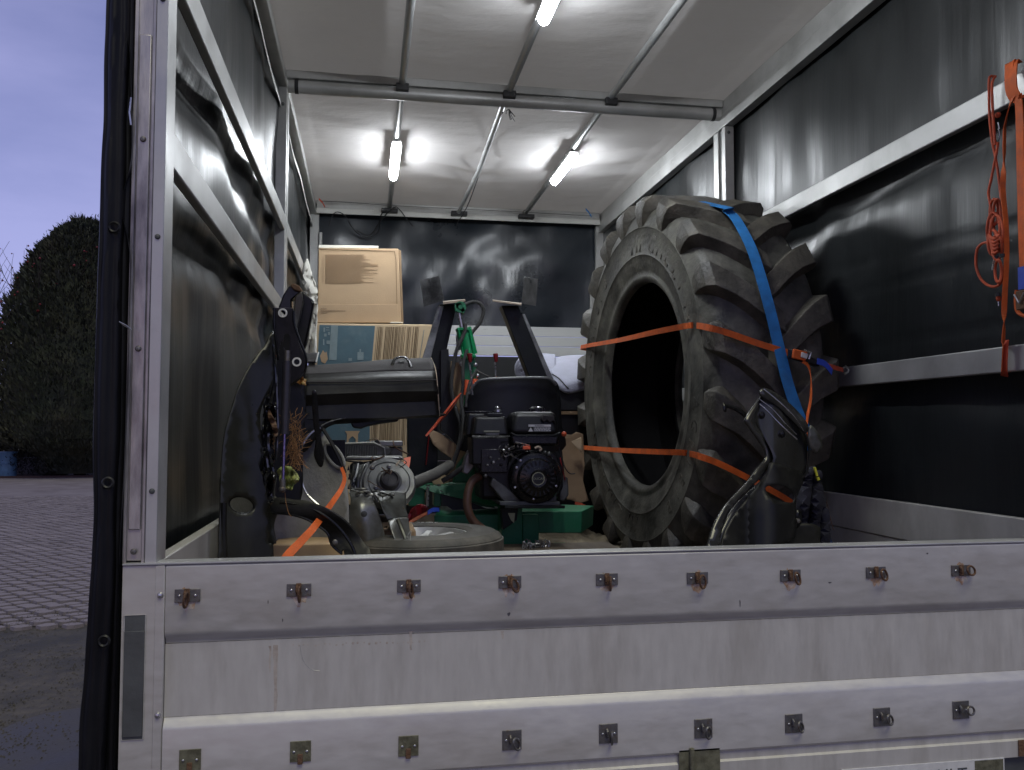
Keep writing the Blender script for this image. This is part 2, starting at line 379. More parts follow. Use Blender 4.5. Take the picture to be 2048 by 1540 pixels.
# one paving block with chamfered ends, staggered rows leave dark diamond joints
BW, BD = .215, .135
def block_mb(cx, cy, h, mb):
    a, b, c = BW / 2 - .014, BD / 2 - .004, .062
    P = [(-a + c, -b), (a - c, -b), (a, -b + c), (a, b - c), (a - c, b), (-a + c, b), (-a, b - c), (-a, -b + c)]
    top = [Vector((cx + x * .97, cy + y * .97, GZ + h)) for x, y in P]; bot = [Vector((cx + x, cy + y, GZ)) for x, y in P]
    n = 8; mb.add(bot + top, [list(range(8, 16))] + [(i, (i + 1) % n, 8 + (i + 1) % n, 8 + i) for i in range(n)])
cells = []
for r_ in range(0, 112):
    y = 6.35 + r_ * BD * 1.04
    xl = CAM.x - (y - CAM.y) * .66; xr = CAM.x - (y - CAM.y) * .16
    i0 = int(xl / BW) - 1; i1 = int(xr / BW) + 1
    for i in range(i0, i1):
        cells.append((y, (i + (.5 if r_ % 2 else 0)) * BW, r_))
vis = [c for c in cells if CAM.x - (c[0] - CAM.y) * .44 < c[1] < CAM.x - (c[0] - CAM.y) * .245]
near = set((c[0], c[1]) for c in vis[:300])
mb0 = MB(); block_mb(0, 0, .035, mb0); blk = obj('paving_block', mb0, 'paver', pave); first = True
far = MB()
for y, x, r_ in cells:
    h = .035 + random.uniform(-.008, .008)
    if (y, x) in near:
        if first: blk.location = (x, y, 0); first = False; continue
        c = inst(blk, pave, (x, y, h - .035)); c.rotation_euler = (random.uniform(-.02, .02), random.uniform(-.02, .02), random.uniform(-.03, .03))
    elif y < 22.2: block_mb(x, y, h, far)
o = obj('paving_block_field', far, 'paver', pave, smooth=0); o['kind'] = 'stuff'
g = MB(); g.add([(-24, 21.9, GZ + .03), (6, 21.9, GZ + .03), (6, 31, GZ + .03), (-30, 31, GZ + .03)], [(0, 1, 2, 3)])
o = obj('far_paving', g, 'paver_far', loc=(0, 0, GZ)); tag(o, 'far part of the paved yard', kind='structure')
g = MB(); g.box((-60, 31, GZ), (10, 31.18, GZ + .10)); g.box((-60, 31.2, GZ), (10, 70, GZ + .06))
o = obj('verge', g, 'verge'); tag(o, 'dark reddish earth verge behind the paving', kind='structure')
# damp patch in the foreground
g = MB(); pts = [(-2.4, 2.2), (-1.9, 2.9), (-1.75, 3.5), (-1.45, 3.95), (-1.0, 4.0), (-.6, 4.2), (-.5, 3.5), (-.7, 2.6), (-1.1, 1.6), (-1.9, 1.5)]
pts = cr(pts, 5, True); pts = pts; g.add([(x + .05 * fbm(x * 6, y * 6), y + .05 * fbm(y * 6, x * 6, 3), GZ + .004) for x, y in pts], [tuple(range(len(pts)))])
o = obj('puddle', g, 'wet_ground', loc=(0, 0, GZ)); tag(o, 'damp shiny patch on the asphalt beside the truck', kind='structure')

gr = MB(); rnd = random.Random(33); vs = []; fs = []
for i in range(9000):
    y = rnd.uniform(2.2, 7.0); x = CAM.x - (y - CAM.y) * rnd.uniform(.2, .6)
    if noise.noise(Vector((x * 1.3, y * 1.3, 2))) < rnd.uniform(-.4, .25): continue
    if y > 6.2 and rnd.random() < .5: continue
    r = rnd.uniform(.003, .011); c = Vector((x, y, GZ + .004 + (.035 if y > 6.3 else 0))); b = len(vs)
    vs += [c + Vector((r * rnd.uniform(.6, 1.2), 0, 0)), c + Vector((-r * .6, r * rnd.uniform(.6, 1.1), 0)), c + Vector((-r * .6, -r * .9, 0)), c + Vector((0, 0, r * rnd.uniform(.5, 1)))]
    fs += [(b, b + 1, b + 3), (b + 1, b + 2, b + 3), (b + 2, b, b + 3)]
gr.add(vs, fs); tag(obj('gravel', gr, 'asphalt', smooth=0, loc=(0, 0, GZ)), 'loose grit scattered on the asphalt beside the truck', kind='stuff')
# big conifer
def conifer():
    base = Vector((-10.1, 32, GZ + .06))
    t = thing('conifer_tree', 'huge dense dark conifer with rounded top across the yard', 'tree', base)
    tr = MB().tube([base, base + Vector((.1, 0, 2)), base + Vector((0, .1, 5))], [.22, .18, .06], 8); obj('trunk', tr, 'bark', t)
    H = 9.35; cr_ = MB()
    def rad(u):   # u 0..1 height
        pr = [(0, 1.15), (.06, 1.35), (.11, 2.55), (.2, 3.0), (.4, 2.95), (.6, 2.66), (.75, 2.12), (.87, 1.5), (.95, .95), (1, .3)]
        for (a, ra), (b, rb) in zip(pr, pr[1:]):
            if u <= b: return ra + (rb - ra) * (u - a) / (b - a)
        return .2
    rnd = random.Random(3); vs = []; fs = []
    for i in range(60000):
        u = rnd.random() ** .8; a = rnd.uniform(0, 2 * math.pi)
        q = noise.noise(Vector((math.cos(a) * 2.2, math.sin(a) * 2.2, u * 6))) + .7 * noise.noise(Vector((math.cos(a) * 7, math.sin(a) * 7, u * 22)))
        r0 = rad(u) * (1 + .13 * q) * (1 - .22 * rnd.random() ** 2)
        p = base + Vector((math.cos(a) * r0, math.sin(a) * r0, .15 + u * H))
        d = Vector((math.cos(a) * .55 + rnd.uniform(-.5, .5), math.sin(a) * .55 + rnd.uniform(-.5, .5), 1 + rnd.uniform(-.6, .3))).normalized()
        s_ = d.cross(Vector((rnd.uniform(-1, 1), rnd.uniform(-1, 1), rnd.uniform(-.3, .3)))).normalized()
        ln = rnd.uniform(.07, .26) * (1.5 if rnd.random() < .06 else 1); wd = ln * rnd.uniform(.10, .20); b = len(vs)
        vs += [p - s_ * wd * .4, p + d * ln * .5 - s_ * wd, p + d * ln, p + d * ln * .5 + s_ * wd]; fs.append((b, b + 1, b + 2, b + 3))
    for i in range(520):
        u = rnd.uniform(.45, 1.0) ** .6; a = rnd.uniform(0, 2 * math.pi); r0 = rad(u) * rnd.uniform(.9, 1.03); p = base + Vector((math.cos(a) * r0, math.sin(a) * r0, .1 + u * H))
        d = Vector((math.cos(a) * .35 + rnd.uniform(-.25, .25), math.sin(a) * .35, 1)).normalized(); ln = rnd.uniform(.25, .6)
        for k_ in range(6):
            q = p + d * ln * k_ / 6; e = Vector((rnd.uniform(-1, 1), rnd.uniform(-1, 1), rnd.uniform(.3, 1.2))).normalized() * rnd.uniform(.08, .16); s_ = e.cross(d).normalized() * .02; b = len(vs)
            vs += [q - s_, q + e, q + s_]; fs.append((b, b + 1, b + 2))
        b = len(vs); s_ = d.cross(Vector((0, 1, 0))).normalized() * .015; vs += [p - s_, p + d * ln, p + s_]; fs.append((b, b + 1, b + 2))
    cr_.add(vs, fs)
    # dense dark inner mass, lumpy
    n = 28; iv = []; ifc = []
    for k_ in range(15):
        u = k_ / 14
        for j in range(n):
            a = 2 * math.pi * j / n; rr = rad(u) * .84 * (1 + .1 * noise.noise(Vector((math.cos(a) * 2.2, math.sin(a) * 2.2, u * 6))))
            iv.append(base + Vector((math.cos(a) * rr, math.sin(a) * rr, .1 + u * H * .97)))
    for k_ in range(14):
        for j in range(n): j2 = (j + 1) % n; ifc.append((k_ * n + j, k_ * n + j2, k_ * n + n + j2, k_ * n + n + j))
    cr_.add(iv, ifc); obj('crown', cr_, 'conifer', t, smooth=0)
conifer()
def shrub(base, r, h, name, label, cat, seed, mat='dark_leaf', n=2600):
    rnd = random.Random(seed); base = Vector(base); t = thing(name, label, cat, base)
    m = MB()
    for i in range(6):
        a = rnd.uniform(0, 6.28); m.tube([base, base + Vector((math.cos(a) * r * .3, math.sin(a) * r * .3, h * .45)), base + Vector((math.cos(a) * r * .5, math.sin(a) * r * .5, h * .8))], [.04, .025, .01], 5)
    obj('stem', m, 'bark', t); f = MB(); vs = []; fs = []
    for i in range(n):
        d = Vector((rnd.gauss(0, 1), rnd.gauss(0, 1), rnd.gauss(0, 1))).normalized(); k_ = rnd.uniform(.6, 1) * (1 + .25 * noise.noise(d * 2 + base))
        p = base + Vector((d.x * r * k_, d.y * r * k_, h * .5 + d.z * h * .5 * k_)); s_ = Vector((rnd.uniform(-1, 1), rnd.uniform(-1, 1), rnd.uniform(-1, 1))).normalized() * rnd.uniform(.05, .13)
        q = s_.cross(d).normalized() * .06; b = len(vs); vs += [p - s_, p - q, p + s_, p + q]; fs.append((b, b + 1, b + 2, b + 3))
    f.add(vs, fs); obj('foliage', f, mat, t, smooth=0)
shrub((-10.9, 29.6 + 2.0, GZ), .55, .8, 'round_bush', 'small round dark bush at the foot of the big conifer', 'bush', 5)
shrub((-14.6, 36, GZ), 2.6, 2.0, 'hedge_bush', 'wide dark bush at the left picture edge behind the low wall', 'bush', 6, n=5000)
shrub((-7.0, 36, GZ), 3.0, 4.2, 'tall_bush', 'tall dark bush behind the conifer beside the truck', 'bush', 8, n=7000)
def berry_tree():
    rnd = random.Random(11); base = Vector((-13.0, 30.3, GZ)); t = thing('berry_tree', 'thin bare tree with a few dark red berries left of the conifer', 'tree', base)
    m = MB(); tips = []
    def br(p, d, ln, r, dep):
        pts = [p]; q = p; dd = d
        for i in range(4):
            dd = (dd + Vector((rnd.uniform(-.18, .18), rnd.uniform(-.18, .18), rnd.uniform(-.05, .12)))).normalized(); q = q + dd * ln / 4; pts.append(q)
        m.tube(pts, [r * (1 - .13 * i) for i in range(5)], 5)
        if dep == 0: tips.extend(pts[2:]); return
        for i in range(3 if dep > 1 else 4):
            b = pts[rnd.choice((2, 3, 4))]; nd = (dd + Vector((rnd.uniform(-.7, .7), rnd.uniform(-.7, .7), rnd.uniform(-.1, .5)))).normalized()
            br(b, nd, ln * rnd.uniform(.55, .8), r * .55, dep - 1)
    for k_ in range(5): br(base, Vector((rnd.uniform(-.12, .22), rnd.uniform(-.2, .2), 1)).normalized(), 4.0, .06, 3)
    obj('trunk', m, 'bark', t, smooth=0)
    b = MB()
    for p in rnd.sample(tips, min(150, len(tips))):
        c = p + Vector((rnd.uniform(-.1, .1), rnd.uniform(-.1, .1), -.03)); r = rnd.uniform(.03, .055)
        b.add([c + Vector(v) * r for v in ((1, 0, 0), (-1, 0, 0), (0, 1, 0), (0, -1, 0), (0, 0, 1), (0, 0, -1))],
              [(0, 2, 4), (2, 1, 4), (1, 3, 4), (3, 0, 4), (2, 0, 5), (1, 2, 5), (3, 1, 5), (0, 3, 5)])
    o = obj('berries', b, 'berry', t, smooth=0); o['kind'] = 'stuff'
berry_tree()
rnd = random.Random(51); ug = MB(); vs = []; fs = []
for i in range(9000):
    x = rnd.uniform(-17, -4); h = (.35 + .5 * (noise.noise(Vector((x * .8, 3, 0))) + .5)) * rnd.random() ** .6; p = Vector((x, rnd.uniform(31.3, 32.6), GZ + .05 + h))
    d = Vector((rnd.uniform(-1, 1), rnd.uniform(-1, 1), rnd.uniform(.2, 1))).normalized() * rnd.uniform(.06, .16); q_ = Vector((rnd.uniform(-1, 1), rnd.uniform(-1, 1), 0)).normalized() * .03; b = len(vs)
    vs += [p - q_, p + q_, p + d]; fs.append((b, b + 1, b + 2))
ug.add(vs, fs); tag(obj('undergrowth', ug, 'dark_leaf', smooth=0), 'dark ragged undergrowth along the far edge of the yard', kind='stuff')
m = MB(); m.box((-19, 33.2, GZ), (-11.3, 33.45, GZ + .62)); m.box((-19.05, 33.15, GZ + .62), (-11.25, 33.5, GZ + .70))
tag(obj('low_wall', m, 'wall_dim', bevel=.02), 'low pale grey wall at the back of the yard', 'wall')
m = MB(); m.lathe([(0.0, 0), (.27, 0), (.29, .05), (.29, .45), (.305, .47), (.29, .49), (.29, .85), (.31, .88), (.28, .9), (0, .9)], (-12.42, 31.6, GZ + .06), (0, 0, 1), 20)
tag(obj('barrel', m, 'barrel_blue'), 'dim light blue barrel at the left picture edge', 'barrel')

# ================================================================ TRUCK BODY
W = 2.48; LEN = 5.46; MID = 2.713
truck = thing('truck_body', 'aluminium framed truck cargo body with black tarpaulin sides and open back', 'truck body', (W / 2, LEN / 2, GZ))
def part(name, mb, mat, **k): return obj(name, mb, mat, truck, **k)
# floor of planks
for i in range(14):
    y0 = -.0; x0 = .0 + i * W / 14
    m = MB().box((x0 + .0015, .03, -.03), (x0 + W / 14 - .0015, LEN, random.uniform(-.002, .001))); part('floor_plank', m, 'floor_wood')
m = MB().box((-.06, .0, -.16), (W + .06, LEN, -.032)); m.box((.7, .3, -.45), (.8, LEN, -.162)); m.box((W - .8, .3, -.45), (W - .7, LEN, -.162)); part('chassis_frame', m, 'panel_recess')
# wheels under the body (out of the frame, seen from a step aside)
for sx in (.12, W - .12):
    m = MB().lathe([(.2, -.12), (.42, -.13), (.46, -.09), (.46, .09), (.42, .13), (.2, .12)], (sx, 1.6, GZ + .46), (1, 0, 0), 32, closed=True); wl = part('wheel', m, 'rubber_car')
    obj('rim', MB().lathe([(0, .05), (.2, .06), (.21, -.06), (0, -.05)], (sx, 1.6, GZ + .46), (1, 0, 0), 24, caps=False), 'zinc', wl)
# posts
def post(x0, x1, y0, y1, z0, z1, mat, name='corner_post', **k):
    return part(name, MB().box((x0, y0, z0), (x1, y1, z1)), mat, bevel=.004, **k)
# rear left post: outer channel face and inner lip
m = MB(); m.box((-.066, 0, .455), (-.022, .06, 2.70)); m.cur = 1; m.box((-.021, -.006, .449), (.003, .075, 2.70)); m.cur = 0
m.box((-.0655, -.005, .449), (-.0575, -.0005, 2.7)); m.box((-.0285, -.005, .449), (-.0215, -.0005, 2.7))
p = part('corner_post', m, ['aluminium_worn', 'aluminium'], bevel=.0015, label='scuffed aluminium post at the rear left corner')
for z0, z1 in ((.49, 1.05), (.52, .66), (1.09, 1.52)):
    pass
obj('wear_strip', MB().box((-.0555, -.0045, .52), (-.0305, -.0008, 1.58)), 'aluminium_worn', p, bevel=.004)
for z in (.475, .9, 1.35, 1.7, 2.1): obj('rivet', MB().lathe([(0, -.004), (.0045, -.003), (.0065, 0), (0, 0)], (-.043, -.0055, z), (0, 1, 0), 12, caps=False), 'zinc', p)
for z in (.60, 1.14, 1.66): obj('post_bolt', MB().lathe([(0, -.004), (.004, -.003), (.006, 0), (0, 0)], (-.009, -.007, z), (0, 1, 0), 12, caps=False), 'panel_recess', p)
m = MB(); m.box((W, 0, .455), (W + .066, .06, 2.70)); part('corner_post', m, 'aluminium_worn', bevel=.003)
m = MB(); m.box((-.05, .0, 2.70), (W + .05, .07, 2.78)); part('rear_header', m, 'aluminium', bevel=.004)
# middle posts, built from stepped profiles
for s_ in (0, 1):
    X = (lambda a: -a) if s_ == 0 else (lambda a: W + a)
    m = MB(); m.box((X(.055), MID - .05, 0), (X(0), MID - .002, 2.498 + .06 * (1 - s_))); part('middle_post', m, 'aluminium', bevel=.003)
    m = MB(); m.box((X(.055), MID + .0, 0), (X(.012), MID + .05, 2.498 + .06 * (1 - s_))); part('middle_post', m, 'panel_recess', bevel=.003)
    m = MB(); m.box((X(.055), MID + .052, 0), (X(.002), MID + .12, 2.498 + .06 * (1 - s_))); part('middle_post', m, 'aluminium', bevel=.003)
    obj('post_bolt', MB().lathe([(0, 0), (.009, .001), (.009, .006), (0, .008)], (X(.02), MID - .052, 2.46), (0, -1, 0), 12, caps=False), 'panel_recess', bpy.data.objects['middle_post' if s_ == 0 else 'middle_post.003'])
    m = MB(); m.box((X(.055), LEN - .07, 0), (X(-.02), LEN - .02, 2.58)); part('front_post', m, 'aluminium', bevel=.003)
# front-right aluminium batten beside the post
m = MB(); m.box((W - .085, LEN - .10, 0), (W - .045, LEN - .075, 2.02)); part('front_batten', m, 'aluminium', bevel=.003)
m = MB(); m.box((.024, LEN - .10, 1.3), (.05, LEN - .075, 2.4)); part('front_batten', m, 'aluminium', bevel=.003)
# side rails (slats): left pair, right pair
def rail(side, y0, y1, z0a, z0b, h=.085, mat='aluminium'):
    x0, x1 = (-.028, -.001) if side == 0 else (W + .001, W + .028)
    m = MB().hexa([(x0, y0, z0a), (x1, y0, z0a), (x1, y0, z0a + h), (x0, y0, z0a + h)], [(x0, y1, z0b), (x1, y1, z0b), (x1, y1, z0b + h), (x0, y1, z0b + h)])
    return part('side_rail', m, mat, bevel=.005, seg=3)
for za, zb in ((1.318, 1.312), (1.752, 1.782)):
    rail(0, .062, MID - .052, za, zb); rail(0, MID + .122, LEN - .072, zb, zb + .0)
for z in (.915, 1.785): rail(1, .062, MID - .052, z, z); rail(1, MID + .122, LEN - .072, z, z)
rail(0, MID + .122, LEN - .072, .915, .915)
# side boards (drop sides) as high as the gate, ribbed
for s_ in (0, 1):
    X = (lambda a: -a) if s_ == 0 else (lambda a: W + a)
    for ya, yb in ((.064, MID - .052), (MID + .122, LEN - .072)):
        for z0, z1, d in ((0, .17, .0), (.173, .30, .006), (.303, .447, .0)):
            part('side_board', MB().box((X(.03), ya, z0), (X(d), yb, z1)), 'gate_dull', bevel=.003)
# roof side beams
for s_, zb in ((0, 2.56), (1, 2.50)):
    X = (lambda a: -a) if s_ == 0 else (lambda a: W + a)
    for ya, yb in ((.072, LEN + .03),):
        part('roof_beam', MB().box((X(.075), ya, 2.585), (X(.012), yb, 2.668)), 'aluminium', bevel=.003)
        part('roof_rail', MB().box((X(.055), ya, zb), (X(0), yb, 2.582)), 'aluminium', bevel=.004)
# centre cross beam: flat web above, round tube below
m = MB(); m.box((-.008, MID - .01, 2.6245), (W + .008, MID + .03, 2.668)); part('cross_beam', m, 'aluminium', bevel=.003)
cb = bpy.data.objects['cross_beam']
obj('cross_tube', MB().tube([(.001, MID + .02, 2.588), (W - .001, MID + .02, 2.588)], .036, 20), 'aluminium', cb)
for x in (.045, W - .045):
    obj('tube_clip', MB().lathe([(.0385, -.010), (.0385, .010), (.036, .010), (.036, -.010)], (x, MID + .02, 2.588), (1, 0, 0), 20, closed=True), 'black_clamp', cb)
# front beam
m = MB(); m.box((.0, LEN - .12, 2.575), (W, LEN - .06, 2.668)); part('front_beam', m, 'aluminium', bevel=.004)
m = MB(); m.box((.0, LEN - .135, 2.555), (W, LEN - .122, 2.60)); part('front_beam', m, 'hem', bevel=.003)
# longitudinal roof tubes with clamps
for i, x in enumerate((.612, 1.208, 1.80)):
    for ya, yb, k_ in ((-.0, MID - .02, 0), (MID + .06, LEN - .14, 1)):
        if i == 1 and k_ == 1:
            m = MB().tube([(x - .005, ya, 2.628), (x + .012, (ya + yb) / 2, 2.60), (x - .008, yb, 2.60)], .017, 12)
        else: m = MB().tube([(x, ya + .03, 2.640), (x, yb, 2.632)], .020, 14)
        part('roof_tube', m, 'steel_tube')
    part('roof_clamp', MB().box((x - .035, MID - .045, 2.585), (x + .035, MID - .012, 2.625)), 'black_clamp', bevel=.003)
    part('roof_clamp', MB().box((x - .07, LEN - .20, 2.575), (x + .07, LEN - .137, 2.61)), 'black_clamp', bevel=.005)
    part('roof_clamp', MB().box((x - .035, .062, 2.62), (x + .035, .10, 2.66)), 'black_clamp', bevel=.003)
# roof sheet: fabric stretched over tubes, wrinkled
def grid(fn, nu, nv):
    m = MB(); vs = [fn(i / (nu - 1), j / (nv - 1)) for i in range(nu) for j in range(nv)]
    m.add(vs, [(i * nv + j, (i + 1) * nv + j, (i + 1) * nv + j + 1, i * nv + j + 1) for i in range(nu - 1) for j in range(nv - 1)]); return m
def roof(u, v):
    x = -.085 + u * (W + .17); y = .01 + v * (LEN + .06)
    sag = .012 * abs(math.sin(math.pi * (x - .015) / .595)) + .008 * fbm(x * 1.5, y * 1.5)
    wr = .010 * math.sin(16 * y + 5.5 * abs(x - 1.25) + 2.5 * fbm(x, y)) * max(0, fbm(x * 1.3 + 3, y * 1.1) + .35) * (math.exp(-((y - 4.0) / .7) ** 2) + .6 * math.exp(-((y - 1.3) / .6) ** 2) + .12)
    tape = -.004 if abs((x - .612) % .594) < .03 else 0
    return (x, y, 2.674 - sag * .6 + wr + tape)
part('roof_sheet', grid(roof, 90, 320), 'roof_fabric', smooth=60)
# side curtains
def curtain(side):
    def f(u, v):
        y = -.02 + u * (LEN + .09); z = -.1 + v * 2.78
        bul = .018 + .030 * (fbm(y * .8 + side * 7, z * .7) + .6) + .005 * fbm(y * 4 + 3, z * .5 + side)
        bul += .008 * math.sin(y * 11 + 3 * fbm(y, z * .4)) * .6
        # slack band under each rail
        for zr in ((1.32, 1.77) if side == 0 else (.93, 1.79)):
            bul += .022 * math.exp(-((z - zr + .08 + .04 * math.sin(y * 3 + zr)) / .07) ** 2)
        if side == 1: bul += .006 * math.exp(-((z - 1.30 - .02 * y) / .012) ** 2) + .006 * math.exp(-((z - 1.38 - .05 * y) / .010) ** 2) + .006 * math.exp(-((z - 1.08 - .0 * y) / .010) ** 2)
        bul = max(.004, bul) + .030
        return ((-bul) if side == 0 else (W + bul), y, z)
    return f
for s_ in (0, 1):
    part('side_curtain', grid(curtain(s_), 260, 130), 'dark_tarp', smooth=80, label='black glossy side curtain on the %s' % ('left' if s_ == 0 else 'right'))
    def hem(u, v, s_=s_):
        y = .07 + u * (LEN - .15); z = 2.435 + v * .045 + .012 * math.sin(y * 5) + .01 * fbm(y * 3, s_)
        return ((-.028 - .006 * v) if s_ == 0 else (W + .028 + .006 * v), y, z)
    if s_ == 0: part('curtain_hem', grid(hem, 120, 3), 'hem', solid=.002)
def frontc(u, v):
    x = -.08 + u * (W + .16); z = 1.60 + v * 1.09
    return (x, LEN + .005 + .03 * fbm(x * 1.2, z * 1.2 + 4) + .012 * math.sin(x * 9 - z * 6 + 2 * fbm(x, z)), z)
part('front_curtain', grid(frontc, 100, 60), 'dark_tarp_front', smooth=80)
# headboard: three pale planks over a dark board
for i in range(3):
    z0 = 1.377 + i * .0885
    part('headboard_plank', MB().box((.05, LEN - .018, z0 + .002), (W - .05, LEN + .0, z0 + .0865)), 'plank_white', bevel=.003)
for i in range(6):
    part('headboard_board', MB().box((-.05, LEN - .012, i * .2285 + .002), (W + .05, LEN + .0, (i + 1) * .2285 - .001)), 'headboard', bevel=.004)
# outer edge of the curtain folded round the rear post, with eyelets
def edge(u, v):
    z = -.62 + u * 3.4; a = v * math.pi * 1.15
    r = .024 + .004 * fbm(z * 3, 1.0)
    xo = -.098 - .013 * (z < .45) * min(1, (.45 - z) * 3) + .004 * fbm(z * 1.5, 4)
    return (xo - r * math.cos(a) * .9, -.012 - r * math.sin(a) * .8 + .004 * fbm(z * 4, v * 3) - .004 * math.sin(v * 20), z)
ce = part('curtain_edge', grid(edge, 200, 18), 'outer_tarp', solid=.004, smooth=70)
ce2 = obj('edge_strip', grid(lambda u, v: (-.092 + .027 * v + .002 * fbm(u * 20, v), .006 - .012 * math.sin(v * 3) + .003 * fbm(u * 30, 2), -.62 + 3.4 * u), 160, 6), 'outer_tarp', ce, solid=.003, smooth=70)
for z in (.62, .30, .02, -.28, 1.15, 1.72):
    obj('eyelet', MB().lathe([(.007, -.002), (.010, -.004), (.013, -.001), (.010, .001)], (-.088, -.0345, z), (0, 1, 0), 18, closed=True), 'black_dusty', ce)
for k_ in range(4):
    a = at(238 + k_ * 4, 643 + k_ * 2, -.045); obj('wire_end', MB().tube([a, a + Vector((.012, .004, -.010))], .0012, 6), 'bare_steel', ce)
obj('hook_wire', MB().tube([at(262, 195, -.03), at(259, 225, -.035), at(262, 250, -.03)], .0018, 6), 'bare_steel', ce)

# ---------------------------------------------------------------- tailgate
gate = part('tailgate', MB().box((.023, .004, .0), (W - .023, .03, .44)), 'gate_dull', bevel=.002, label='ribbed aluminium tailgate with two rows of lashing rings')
def gp(name, mb, mat, **k): return obj(name, mb, mat, gate, **k)
def prof_x(pr, x0, x1):   # pr: (y, z) closed outline extruded along x
    return MB().prism([(x0, y, z) for y, z in pr], (x1 - x0, 0, 0))
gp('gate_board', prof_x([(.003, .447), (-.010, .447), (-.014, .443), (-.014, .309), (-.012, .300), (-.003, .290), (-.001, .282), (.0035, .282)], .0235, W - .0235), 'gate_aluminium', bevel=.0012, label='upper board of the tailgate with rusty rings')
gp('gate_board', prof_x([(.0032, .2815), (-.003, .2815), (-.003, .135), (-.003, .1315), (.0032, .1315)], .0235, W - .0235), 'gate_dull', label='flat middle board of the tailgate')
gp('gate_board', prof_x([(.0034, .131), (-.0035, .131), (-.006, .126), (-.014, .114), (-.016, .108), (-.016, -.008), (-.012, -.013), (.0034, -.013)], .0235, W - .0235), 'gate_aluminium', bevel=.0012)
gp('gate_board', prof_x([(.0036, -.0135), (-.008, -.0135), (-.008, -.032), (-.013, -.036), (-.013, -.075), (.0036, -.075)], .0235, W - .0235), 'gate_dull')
gp('gate_cap', MB().box((-.062, -.016, .4475), (W + .06, .034, .4515)), 'aluminium', bevel=.001)
for x0, x1 in ((-.062, .0225), (W - .0225, W + .062)):
    m = MB()
    m.box((x0, -.012, -.08), (x1, .028, .4465)); m.box((x0 + .062 + .004 if x0 < 0 else x0 + .002, -.0145, -.08), (x0 + .0835 if x0 < 0 else x0 + .016, -.0125, .446))
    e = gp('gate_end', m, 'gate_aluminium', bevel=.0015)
    for z in (.385, .385 - .245, .07 - .12):
        gp('rivet', MB().lathe([(0, -.006), (.004, -.005), (.0065, -.001), (.0065, 0), (0, 0)], (.014 if x0 < 0 else W - .014, -.0147, z), (0, 1, 0), 14, caps=False), 'bare_steel')
# recessed handle slot at the left
m = MB(); a, b = at(249, 1231, -.013), at(286, 1478, -.013)
gp('handle_recess', MB().box((a.x, -.0135, b.z), (b.x, -.0122, a.z)), 'panel_recess', bevel=.0006)
gp('handle_slider', MB().box((a.x + .001, -.0165, b.z + .006), (b.x - .001, -.0137, a.z - .032)), 'panel_recess', bevel=.001)
gp('handle_rim', MB().tube([(a.x, -.0135, a.z), (b.x, -.0135, a.z), (b.x, -.0135, b.z), (a.x, -.0135, b.z)], .0012, 6, closed=True), 'gate_aluminium')
# lashing rings, two rows
def plate(cx, z, hw, hh, mat, y=-.0142):
    m = MB().box((cx - hw, y - .003, z - hh), (cx + hw, y, z + hh)); m.cur = 1
    for s_ in (-1, 1): m.lathe([(0, -.0022), (.0025, -.002), (.0035, 0), (0, 0)], (cx + s_ * hw * .62, y - .0031, z), (0, 1, 0), 10, caps=False)
    return obj('ring_plate', m, [mat, 'bare_steel'], gate, bevel=.0008)
def ring(cx, z, sw, mat, y=-.0172, r=.013):
    # saddle plus a D ring swung sideways by angle sw
    m = MB(); m.tube([(cx - .006, y, z + .008), (cx - .006, y - .006, z + .004), (cx - .006, y - .006, z - .004), (cx - .006, y, z - .008)], .003, 6)
    pts = []
    for i in range(16):
        a_ = 2 * math.pi * i / 16; lx = r * .8 * math.sin(a_); lz = -r * 1.15 - r * 1.25 * math.cos(a_)
        p_ = Vector((lx * math.cos(sw[0]), -.008 - .012 * (1 - math.cos(a_)) * .5 + lx * math.sin(sw[0]), lz))
        p_ = Matrix.Rotation(sw[1], 3, 'Y') @ p_; pts.append(Vector((cx, y, z + .006)) + p_)
    m.tube(pts, .0026, 8, closed=True); return obj('lashing_ring', m, mat, gate)
rowa = [(375, 1195), (598, 1184), (818, 1176), (1020, 1168), (1214, 1163), (1395, 1160), (1581, 1155), (1752, 1149), (1922, 1145)]
swa = [(1.35, .15), (1.45, .0), (1.2, -.1), (.75, -.45), (1.3, -.1), (.5, -.3), (.6, -.55), (.4, -.7), (.2, -1.15)]
rs = random.Random(4)
for i, (px, py) in enumerate(rowa):
    c = at(px, py - 4, -.016); cx, z = c.x, c.z
    st = MB(); pts = [(cx + (.022 + rs.uniform(-.006, .006)) * math.cos(a_) * .8, -.0144, z - .008 + (.022 + rs.uniform(-.008, .008)) * math.sin(a_)) for a_ in [6.283 * k_ / 22 for k_ in range(22)]]
    st.add(pts, [tuple(range(22))]); gp('rust_stain', st, 'rust_stain')
    plate(cx, z, .0255, .0135, 'zinc', -.0147); ring(cx + .002, z + .002, swa[i], 'rust', -.0178)
    gp('rust_saddle', MB().box((cx - .006, -.0205, z - .012), (cx + .005, -.0178, z + .015)), 'rust', bevel=.002)
rowb = [(380, 1520), (601, 1503), (817, 1492), (1024, 1480), (1217, 1467), (1407, 1457), (1588, 1447), (1764, 1434), (1922, 1420)]
for i, (px, py) in enumerate(rowb):
    c = at(px, py, -.018); cx, z = c.x, c.z
    plate(cx, z, .0215, .0215, 'olive_plate' if i < 3 else 'zinc', -.0162)
    if i >= 3: ring(cx + .002, z + .002, swa[i], 'zinc', -.0195, .012)
    else: gp('rust_saddle', MB().box((cx - .006, -.0225, z - .026), (cx + .005, -.0194, z - .004)), 'rust', bevel=.002)
